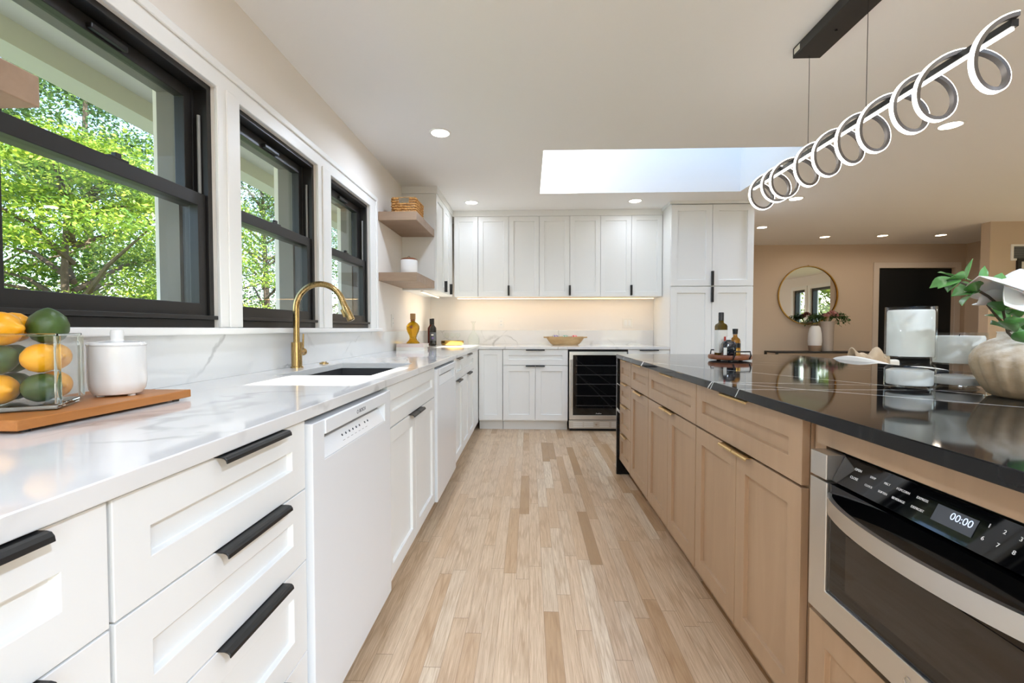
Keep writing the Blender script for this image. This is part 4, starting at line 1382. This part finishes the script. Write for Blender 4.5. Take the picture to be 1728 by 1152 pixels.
sqlathe([(0, .002), (.034, 0), (.037, .004), (.037, .075), (.030, .088), (.014, .095), (.0125, .1), (0, .1)]).build('body', M['balsamic'], t, smooth='all')
MB().box(-.036, -.018, -.0385, -.0372, .012, .055).build('label', M['label_white'], t)
MB().lathe([(0, .1002), (.0145, .1002), (.0145, .118), (0, .119)], 20).build('cap', M['plate'], t, smooth=True)

# candle vases
def hurricane(label, x, y, r, h, hb):
    t = thing('candle_holder', label, 'candle holder', (x, y, .906), 0, 'glass candle holders on the island')
    k = r
    prof = [(0, .010), (.55 * k, .012), (.80 * k, 0), (.97 * k, .003), (1.0 * k, .010), (1.0 * k, hb - .008), (.96 * k, hb), (.82 * k, hb + .006), (.78 * k, hb + .014), (.84 * k, hb + .021), (.98 * k, hb + .027), (k, hb + .033),
            (k, h), (k - .0035, h), (k - .0035, hb + .034), (.78 * k, hb + .030), (0, hb + .030)]
    MB().lathe(prof, 48).build('glass', M['thin'], t, smooth='all')
    MB().lathe([(0, .014), (.88 * k, .014), (.92 * k, .018), (.92 * k, hb - .010), (.7 * k, hb - .004), (0, hb - .004)], 40).build('base_reflection', M['glass_reflection'], t, smooth=True)  # white core painted in for the reflections of the clear base
    cd = MB().lathe([(0, hb + .036), (k - .0055, hb + .036), (k - .0055, h - .016), (k - .008, h - .010), (0, h - .018)], 40).build('candle', M['candle'], t, smooth=True)
    MB().tube([(0, 0, h - .019), (.001, 0, h - .012), (.003, 0, h - .005)], .0012, 6).build('wick', M['dark'], cd)
    return t
hurricane('tall glass candle holder with a white candle on the island', 1.205, 1.487, .0635, .259, .068)
hurricane('short glass candle holder with a white candle beside the big vase', 1.372, 1.507, .0665, .178, .046)

# big stoneware vase
BVX, BVY = 1.405, 1.287
VK = .92
t = thing('stoneware_vase', 'wide sandy stoneware vase with fluted sides at the right edge of the photo', 'vase', (BVX, BVY, .906))
def flute(a, z):
    if z > .118: return 1.0
    return 1 - .085 * ((1 - abs(math.sin(a * 10))) ** 1.5) * min(1, (.118 - z) / .02) * min(1, (z + .0) / .03)
MB().lathe([(r * VK, z) for r, z in [(0, .002), (.105, 0), (.122, .006), (.140, .03), (.155, .06), (.165, .09), (.164, .112), (.155, .130), (.138, .148), (.118, .160), (.105, .165), (.103, .178), (.106, .182), (.096, .182), (.100, .165), (.10, .15), (.10, .04), (0, .03)]], 108, None, flute).build('vessel', M['stoneware'], t, smooth='all')
# magnolia stems in the vase
def leaf_pts(L, W, curl=.25, n=8):
    vs, fs = [], []
    for i in range(n + 1):
        f = i / n
        w = W * math.sin(PI * min(1, f * .93 + .05)) ** .8 * (1 if f < .5 else (1 - ((f - .5) * 2) ** 3 * .85))
        if i == n: w = .0004
        z = -curl * L * f * f
        vs += [(-w, L * f, z + w * .35), (0, L * f, z), (w, L * f, z + w * .35)]
    for i in range(n):
        for k in (0, 1):
            a = 3 * i + k
            fs.append((a, a + 1, a + 4, a + 3))
    return vs, fs
random.seed(5)
pl = thing('magnolia_stem', 'white magnolia stems with glossy green leaves in the stoneware vase', 'artificial flowers', (BVX, BVY, .95))
def PLB(): return MB(lambda x, y, z: (x - BVX, y - BVY, z - .95))
def pix(px, py, Y):
    """point seen at pixel (px, py) of the 1728-wide frame at depth plane Y"""
    yaw, pit = math.atan(29 / 768), math.atan(21.5 / 768)
    f = Vector((-math.sin(yaw) * math.cos(pit), math.cos(yaw) * math.cos(pit), -math.sin(pit)))
    r = Vector((math.cos(yaw), math.sin(yaw), 0))
    d = f + r * ((px - 864) / 768) + r.cross(f) * ((576 - py) / 768)
    Y -= .09
    return Vector((0, 0, CAM_H)) + d * (Y / d.y)
stems = [[(1722, 600, 1.39), (1700, 560, 1.37), (1692, 520, 1.34), (1668, 500, 1.31), (1640, 484, 1.29), (1615, 474, 1.28)],
         [(1726, 600, 1.39), (1702, 556, 1.38), (1684, 536, 1.36), (1662, 510, 1.35)],
         [(1735, 600, 1.39), (1716, 560, 1.40), (1692, 530, 1.42), (1684, 500, 1.42), (1681, 486, 1.42)],
         [(1745, 600, 1.39), (1745, 540, 1.36), (1742, 500, 1.34)],
         [(1760, 600, 1.39), (1775, 550, 1.36), (1790, 510, 1.34)]]
st = PLB()
for s in stems:
    P_ = [pix(*q) for q in s]
    P_[0] = Vector((BVX + random.uniform(-.04, .04), BVY + random.uniform(-.04, .04), .99))
    st.tube(P_, [.0032] * (len(P_) - 1) + [.0018], 7)
st.build('stems', M['bark'], pl, smooth=True)
leaves = [(1615, 474, 1.28, 1575, 481, .022), (1618, 472, 1.28, 1588, 481, .016), (1620, 474, 1.27, 1600, 488, .015), (1612, 470, 1.28, 1590, 456, .010), (1626, 470, 1.28, 1604, 466, .016), (1630, 472, 1.28, 1636, 440, .006),
          (1652, 490, 1.30, 1612, 495, .022), (1650, 488, 1.30, 1624, 480, .018), (1645, 494, 1.29, 1622, 508, .013), (1652, 482, 1.30, 1638, 470, .014), (1655, 482, 1.30, 1663, 450, .008), (1648, 492, 1.28, 1640, 478, .016),
          (1683, 486, 1.42, 1664, 470, .017), (1684, 488, 1.42, 1712, 478, .017), (1681, 484, 1.42, 1690, 462, .012), (1685, 536, 1.36, 1665, 531, .010),
          (1700, 556, 1.36, 1678, 545, .020), (1700, 555, 1.33, 1726, 538, .022), (1690, 525, 1.33, 1676, 508, .016), (1695, 520, 1.33, 1720, 505, .018), (1702, 530, 1.32, 1735, 522, .022), (1708, 545, 1.32, 1745, 548, .022),
          (1712, 560, 1.31, 1692, 540, .016), (1715, 560, 1.31, 1735, 575, .018), (1700, 540, 1.40, 1680, 520, .018), (1705, 515, 1.36, 1690, 498, .018), (1712, 510, 1.35, 1740, 495, .02), (1720, 535, 1.36, 1700, 520, .018),
          (1725, 555, 1.36, 1755, 545, .02), (1705, 548, 1.42, 1720, 525, .02), (1715, 528, 1.42, 1738, 512, .02), (1742, 500, 1.34, 1770, 490, .02), (1690, 532, 1.44, 1706, 516, .018), (1718, 566, 1.44, 1740, 556, .02)]
for k, (x0, y0_, Y0, x1, y1_, W) in enumerate(leaves):
    a = pix(x0, y0_, Y0)
    b = pix(x1, y1_, Y0 + random.uniform(-.03, .02))
    d = b - a
    L = d.length * 1.04
    q = d.normalized().to_track_quat('Y', 'Z').to_matrix().to_4x4() @ Matrix.Rotation(random.uniform(-.7, .7), 4, 'Y')
    vs, fs = leaf_pts(L * 1.12, W * 1.15, .12)
    o = MB().add(vs, fs, Matrix.Translation(a - Vector((BVX, BVY, .95))) @ q).build('leaf', M['leaf_glossy'], pl, smooth='all', solid=.0006)
# magnolia bloom: six broad petals
C0 = pix(1722, 492, 1.30)
def petal(base, tip, up, W, cup):
    base, tip = Vector(base), Vector(tip)
    d = tip - base
    y = d.normalized()
    z = (Vector(up) - y * Vector(up).dot(y)).normalized()
    x = y.cross(z)
    L = d.length
    vs, fs = [], []
    nu, nv = 8, 10
    for j in range(nv + 1):
        f = j / nv
        w = W * (math.sin(PI * (f * .90 + .06)) ** .75)
        if j == nv: w = W * .07
        for i in range(nu + 1):
            u = (i / nu - .5) * 2
            h = cup * (u * u * w * 1.2) + cup * .35 * L * (f - .5) ** 2 * 1.4
            vs.append(base + x * (u * w) + y * (L * f) + z * h)
    for j in range(nv):
        for i in range(nu):
            a = j * (nu + 1) + i
            fs.append((a, a + 1, a + nu + 2, a + nu + 1))
    return vs, fs
pets = [((1722, 492, 1.31), (1654, 458, 1.24), (0, 0, 1), .058, -.5), ((1722, 490, 1.30), (1656, 466, 1.30), (0, 0, 1), .055, -.4), ((1728, 484, 1.28), (1790, 440, 1.25), (0, 0, 1), .06, -.4),
        ((1724, 496, 1.32), (1651, 516, 1.33), (-.5, -.3, -.7), .052, -.5), ((1722, 498, 1.30), (1690, 516, 1.24), (0, -.8, .3), .05, .4), ((1722, 488, 1.34), (1722, 448, 1.44), (0, 0, 1), .06, -.5),
        ((1735, 490, 1.30), (1790, 505, 1.28), (0, -.3, -.8), .05, .3)]
for (a, b, up, W, cup) in pets:
    vs, fs = petal(pix(*a), pix(*b), up, W, cup)
    PLB().add(vs, fs).build('petal', M['petal'], pl, smooth='all', solid=.0012)

# ------------------------------------------------------------------ stools behind the island, chair and throw beyond
def stool(label, y, low=0.0):
    t = thing('counter_stool', label, 'stool', (2.14, y, 0), 0, 'white upholstered stools along the island')
    MB().box(-.2, .2, -.21, .21, .60, .67).build('seat', M['fabric'], t, bevel=0.025, seg=4)
    vs, fs = [], []
    n = 16
    for i in range(n + 1):
        f = i / n
        y_ = -.23 + .46 * f
        bx_ = -.13 - .05 * (1 - (2 * f - 1) ** 2)
        zt = .886 - low + .045 * math.sin(PI * f) ** .6
        vs += [(bx_, y_, .66), (bx_ - .03, y_, zt - .004), (bx_, y_, zt), (bx_ + .035, y_, zt - .008), (bx_ + .04, y_, .66)]
    # the back stands on the island side so that the sitter faces the room
    for i in range(n):
        for k in range(5):
            l = (k + 1) % 5
            fs.append((5 * i + k, 5 * i + l, 5 * i + 5 + l, 5 * i + 5 + k))
    fs += [(4, 3, 2, 1, 0), tuple(5 * n + k for k in range(5))]
    MB().add(vs, fs).build('backrest', M['fabric'], t, smooth='all')
    for sx in (-1, 1):
        for sy in (-1, 1):
            MB().tube([(sx * .15, sy * .16, .61), (sx * .19, sy * .20, 0.0)], [.018, .012], 10).build('leg', M['stool_leg'], t, smooth=True)
    MB().tube([(-.178, -.188, .2), (.178, -.188, .2), (.178, .188, .2), (-.178, .188, .2), (-.178, -.188, .2)], .009, 8).build('footrest', M['stool_leg'], t, smooth=True)
    return t
stool('white upholstered stool behind the island, farthest one, left of the tall candle', 2.83)
stool('white upholstered stool behind the island, seen between the two candle holders', 2.32, .022)
t = thing('dining_chair', 'chair beyond the island with a beige throw over its back', 'chair', (2.80, 4.06, 0), R(0))
MB().box(-.24, .24, -.22, .22, .42, .48).build('seat', M['fabric'], t, bevel=0.02, seg=3)
MB().box(-.22, .22, -.25, -.19, .48, .845).build('backrest', M['fabric'], t, bevel=0.02, seg=3)
for sx in (-1, 1):
    for sy in (-1, 1):
        MB().tube([(sx * .2, sy * .18, .43), (sx * .21, sy * .2, 0)], [.02, .014], 10).build('leg', M['stool_leg'], t, smooth=True)
th = MB()
vs, fs = [], []
nu, nv = 24, 14
for i in range(nu + 1):
    u = i / nu
    for j in range(nv + 1):
        v = (j / nv - .5) * 2
        x = -.15 + .27 * u
        lump = .028 * math.sin(u * 9.0 + 1) + .02 * math.sin(u * 17 + 2)
        a = max(-1, min(1, v * 1.4)) * PI / 2
        y = -.22 + .045 * math.sin(a) + .006 * math.sin(u * 31 + v * 3)
        z = .848 + .03 * math.cos(a) + (lump + .02) * math.cos(a) - max(0, abs(v) - .7) * .8
        vs.append((x, y, z))
for i in range(nu):
    for j in range(nv):
        a = i * (nv + 1) + j
        fs.append((a, a + 1, a + nv + 2, a + nv + 1))
o = th.add([(x + 2.80, y + 4.06, z) for x, y, z in vs], fs).build('throw_blanket', M['throw'], smooth='all', solid=.008)
tag(o, 'beige crumpled throw draped over the chair back beyond the island', 'throw')

# ------------------------------------------------------------------ living room: console, mirror, vases, vent, picture
t = thing('console_table', 'slim dark framed console table under the round mirror', 'console table', (4.48, 7.19, 0))
w = 1.50
MB().box(-w / 2, w / 2, -.18, .18, .725, .75).build('top', M['bronze'], t, bevel=0.003)
for sx in (-1, 1):
    for sy in (-1, 1):
        MB().box(sx * (w / 2 - .015) - .015, sx * (w / 2 - .015) + .015, sy * .165 - .015, sy * .165 + .015, 0, .7245).build('leg', M['bronze'], t)
MB().box(-w / 2 + .031, w / 2 - .031, -.15, .15, .18, .20).build('lower_shelf', M['shelfwood'], t)
t = thing('wall_mirror', 'round mirror with a thin gold frame on the beige far wall', 'mirror', (4.43, FY - .001, 1.626), 0)
MB().lathe([(.452, 0), (.466, 0), (.466, .03), (.452, .03)], 72, Tr(0, 0, 0, 0, R(90))).build('frame', M['gold'], t, smooth=True)
MB().lathe([(0, .0), (.4515, .0), (.4515, .014), (0, .014)], 72, Tr(0, 0, 0, 0, R(90))).build('glass', M['mirror'], t)
MB().tube([(-.012, -.015, .466), (0, -.015, .482), (.012, -.015, .466)], .003, 6).build('hook', M['gold'], t)
t = thing('ceramic_vase', 'cream and taupe rounded vase on the console, shorter of two', 'vase', (4.385, 7.16, .75), 0)
MB().lathe([(0, .002), (.07, 0), (.075, .004), (.09, .09), (.0955, .16), (.09, .27), (.072, .36), (.05, .39), (.043, .39), (.04, .36), (0, .34)], 32).build('body', M['ceramic'], t, smooth=True)
MB().lathe([(.0755, .004), (.0765, .004), (.0917, .09), (.0907, .09)], 32).build('glaze_band', M['shelfwood'], t, smooth=True)
t = thing('ceramic_vase', 'tall grey glazed vase holding pink flowers on the console', 'vase', (4.575, 7.17, .75), 0)
MB().lathe([(0, .002), (.072, 0), (.078, .004), (.084, .12), (.085, .28), (.09, .40), (.098, .46), (.090, .46), (.082, .40), (.077, .28), (0, .2)], 32).build('body', mat('grey_glaze', 'B3A79C', .15), t, smooth=True)
fl_ = thing('flower_arrangement', 'dusty pink flowers with trailing dark greenery in the tall grey vase', 'flowers', (4.575, 7.17, 1.15))
rnd = random.Random(9)
for k in range(24):
    side = rnd.choice((-1, 1))
    L = rnd.uniform(.12, .36)
    ex = side * L
    pts = [(0, 0, .0), (ex * .3, rnd.uniform(-.03, .03), .14), (ex * .7, rnd.uniform(-.05, .03), .14 + rnd.uniform(-.02, .06)), (ex, rnd.uniform(-.06, .03), .08 + rnd.uniform(-.10, .06))]
    sg = MB().tube(pts, .0022, 5)
    for m_ in range(15):
        f = rnd.uniform(.3, 1.0) * 3
        i0 = min(2, int(f)); g_ = f - i0
        p = Vector(pts[i0]).lerp(Vector(pts[i0 + 1]), g_)
        vs, fs = leaf_pts(rnd.uniform(.03, .055), .011, .2, 4)
        sg.add(vs, fs, Matrix.Translation(p) @ Matrix.Rotation(rnd.uniform(0, 6.28), 4, 'Z') @ Matrix.Rotation(rnd.uniform(-1, 1), 4, 'X'))
    sg.build('sprig', M['leaf_dark'], fl_)
for (x, y, z) in ((.03, -.05, .18), (-.05, -.03, .14), (.10, -.02, .14)):
    bl = MB()
    for k in range(16):
        a = k * 2.4
        rr = .018 + .035 * k / 16
        tip = (x + rr * 1.6 * math.cos(a), y + rr * 1.2 * math.sin(a), z + .045 - .03 * k / 16)
        vs, fs = petal((x, y, z), tip, (math.cos(a), math.sin(a), .6), .022, -.5)
        bl.add(vs, fs)
    bl.build('bloom', M['pinkpetal'], fl_, smooth='all')
t = thing('wall_vent', 'white and dark air vent high on the beige wall at the right edge', 'vent', (6.12, 5.93, 2.045))
MB().slab([-.13, -.10, .10, .13], [-.10, -.075, .075, .10], lambda x, z: not (abs(x) < .10 and abs(z) < .075), -.012, -.0005, lambda u, v, q: (u, q, v)).build('frame', M['trim'], t)
MB().box(-.10, .10, -.004, -.0005, -.075, .075).build('back', M['ink'], t)
for k in range(7):
    MB().box(-.10, .10, -.010, -.006, -.07 + k * .0215, -.064 + k * .0215).build('slat', M['grey'], t)
t = thing('framed_picture', 'dark framed picture below the vent behind the magnolia', 'picture', (6.40, 5.93, 1.55))
MB().slab([-.34, -.30, .30, .34], [-.42, -.38, .38, .42], lambda x, z: not (abs(x) < .30 and abs(z) < .38), -.03, -.0005, lambda u, v, q: (u, q, v)).build('frame', M['bronze'], t)
MB().box(-.30, .30, -.012, -.001, -.38, .38).build('print', M['label_white'], t)

# ------------------------------------------------------------------ outside: eave, ground, trees
ev = MB()
ev.box(WX - 2.9, WX - .24, REAR - 1, 9, 2.30, 2.34) if False else None
ev.box(-2.02, WX - .24, REAR - 1, 6.5, 2.30, 2.36)
ev.box(-2.16, -2.02, REAR - 1, 6.5, 2.205, 2.36)
struct(ev.build('roof_eave', M['soffit']))
t = thing('soffit_vent', 'small grey louvred vent in the eave outside the nearest window', 'vent', (-1.78, 2.16, 2.2995))
MB().box(-.09, .09, -.05, .05, -.006, 0).build('plate', M['grey'], t)
for k in range(6):
    MB().box(-.08, .08, -.042 + k * .015, -.034 + k * .015, -.010, -.006).build('slat', M['grey'], t)
struct(MB().box(-40, WX - .25, -20, 45, -.75, -.55).build('ground', M['grassm']))
struct(MB().box(-4.2, WX - .25, -12, 30, -.549, -.53).build('bounce_slab', M['bounce']))  # pale slab added to bounce light up onto the eave
struct(MB().box(RX + .31, 40, -20, 30, -.75, -.55).build('ground', M['grassm']))

def foliage(seed, n, clumps, leaf, spread):
    """many small leaf blades gathered in flat sprays"""
    g = np.random.default_rng(seed)
    c = np.asarray(clumps)
    k = g.integers(0, len(c), n)
    rad = c[k, 3:4]
    d = g.normal(size=(n, 3))
    d /= np.linalg.norm(d, axis=1, keepdims=True)
    rr = g.random((n, 1)) ** .45
    p = c[k, :3] + d * rr * rad * np.array([1, 1, spread])
    yaw = g.uniform(0, 2 * np.pi, n)
    tilt = g.normal(0, .55, n)
    roll = g.normal(0, .5, n)
    s = leaf * g.uniform(.6, 1.3, n)
    fx = np.stack([np.cos(yaw) * np.cos(tilt), np.sin(yaw) * np.cos(tilt), np.sin(tilt)], 1)
    sx = np.stack([-np.sin(yaw), np.cos(yaw), np.zeros(n)], 1) * np.cos(roll)[:, None] + np.array([0, 0, 1]) * np.sin(roll)[:, None]
    q = np.stack([p - fx * s[:, None] * .5, p + sx * s[:, None] * .28, p + fx * s[:, None] * .5, p - sx * s[:, None] * .28], 1).reshape(-1, 3)
    me = bpy.data.meshes.new('foliage')
    me.vertices.add(len(q))
    me.vertices.foreach_set('co', q.ravel())
    me.loops.add(4 * n)
    me.loops.foreach_set('vertex_index', np.arange(4 * n))
    me.polygons.add(n)
    me.polygons.foreach_set('loop_start', np.arange(0, 4 * n, 4))
    me.update(calc_edges=True)
    me.validate()
    return me

def tree(label, loc, h, crown, n_clump, n_leaf, leafm, leaf, seed, zmin, spread=.42, cr=.8):
    rnd = random.Random(seed)
    t = thing('leafy_tree', label, 'tree', loc, rnd.uniform(0, 6), 'trees outside the windows')
    trunk = [(0, 0, 0), (.1, .05, h * .3), (-.05, .1, h * .6), (.05, 0, h * .95)]
    MB().tube(trunk, [.018 * h, .014 * h, .010 * h, .004 * h], 10).build('trunk', M['bark'], t, smooth=True)
    cl = []
    br = MB()
    for k in range(n_clump):
        a = rnd.uniform(0, 2 * PI)
        z = zmin + (h - zmin) * rnd.random() ** .9
        r = crown * math.sqrt(max(.05, 1 - ((z - zmin) / (h - zmin)) ** 1.6)) * rnd.uniform(.25, 1.0)
        p = (r * math.cos(a), r * math.sin(a), z)
        cl.append((*p, cr * rnd.uniform(.6, 1.25)))
        if k % 2 == 0:
            z0 = max(.4, z - r * .45)
            br.tube([(0, 0, z0), (p[0] * .5, p[1] * .5, (z0 + z) / 2 + .1), p], [.04, .025, .008], 6)
    br.build('branches', M['bark'], t, smooth=True)
    me = foliage(seed, n_leaf, cl, leaf, spread)
    me.materials.append(M[leafm])
    o = bpy.data.objects.new('foliage', me)
    COL.objects.link(o)
    o.parent = t
    return t
GZ = -.56
tree('bright green tree in full sun close outside the left window', (-5.8, 5.6, GZ), 4.0, 2.8, 110, 60000, 'leaf_bright', .055, 11, .4, .32, .62)
tree('yellow-green sunlit tree outside the left window, next to the house corner', (-6.8, 8.8, GZ), 4.2, 2.7, 90, 45000, 'leaf_bright', .06, 12, .4, .35, .65)
tree('tall mid-green tree behind the bright one, under the eave line', (-9.5, 7.0, GZ), 8.2, 3.2, 85, 36000, 'leaf_mid', .09, 13, 1.2, .5, .95)
tree('tall darker tree at the back on the left, with sky showing through', (-13.5, 13.5, GZ), 10.0, 4.2, 90, 32000, 'leaf_dark', .12, 14, 1.0, .5, 1.15)
tree('grey-green tree seen through the middle window', (-7.5, 12.6, GZ), 6.2, 3.0, 90, 34000, 'leaf_mid', .08, 15, .4, .45, .85)
tree('dark dense tree seen through the window beside the shelves', (-8.0, 17.5, GZ), 7.5, 3.6, 90, 30000, 'leaf_dark', .10, 16, .3, .5, 1.05)
tree('sunny tree outside the living room that the round mirror reflects', (10.2, .6, GZ), 5.6, 3.4, 110, 30000, 'leaf_bright', .12, 17, .4, .42, .8)
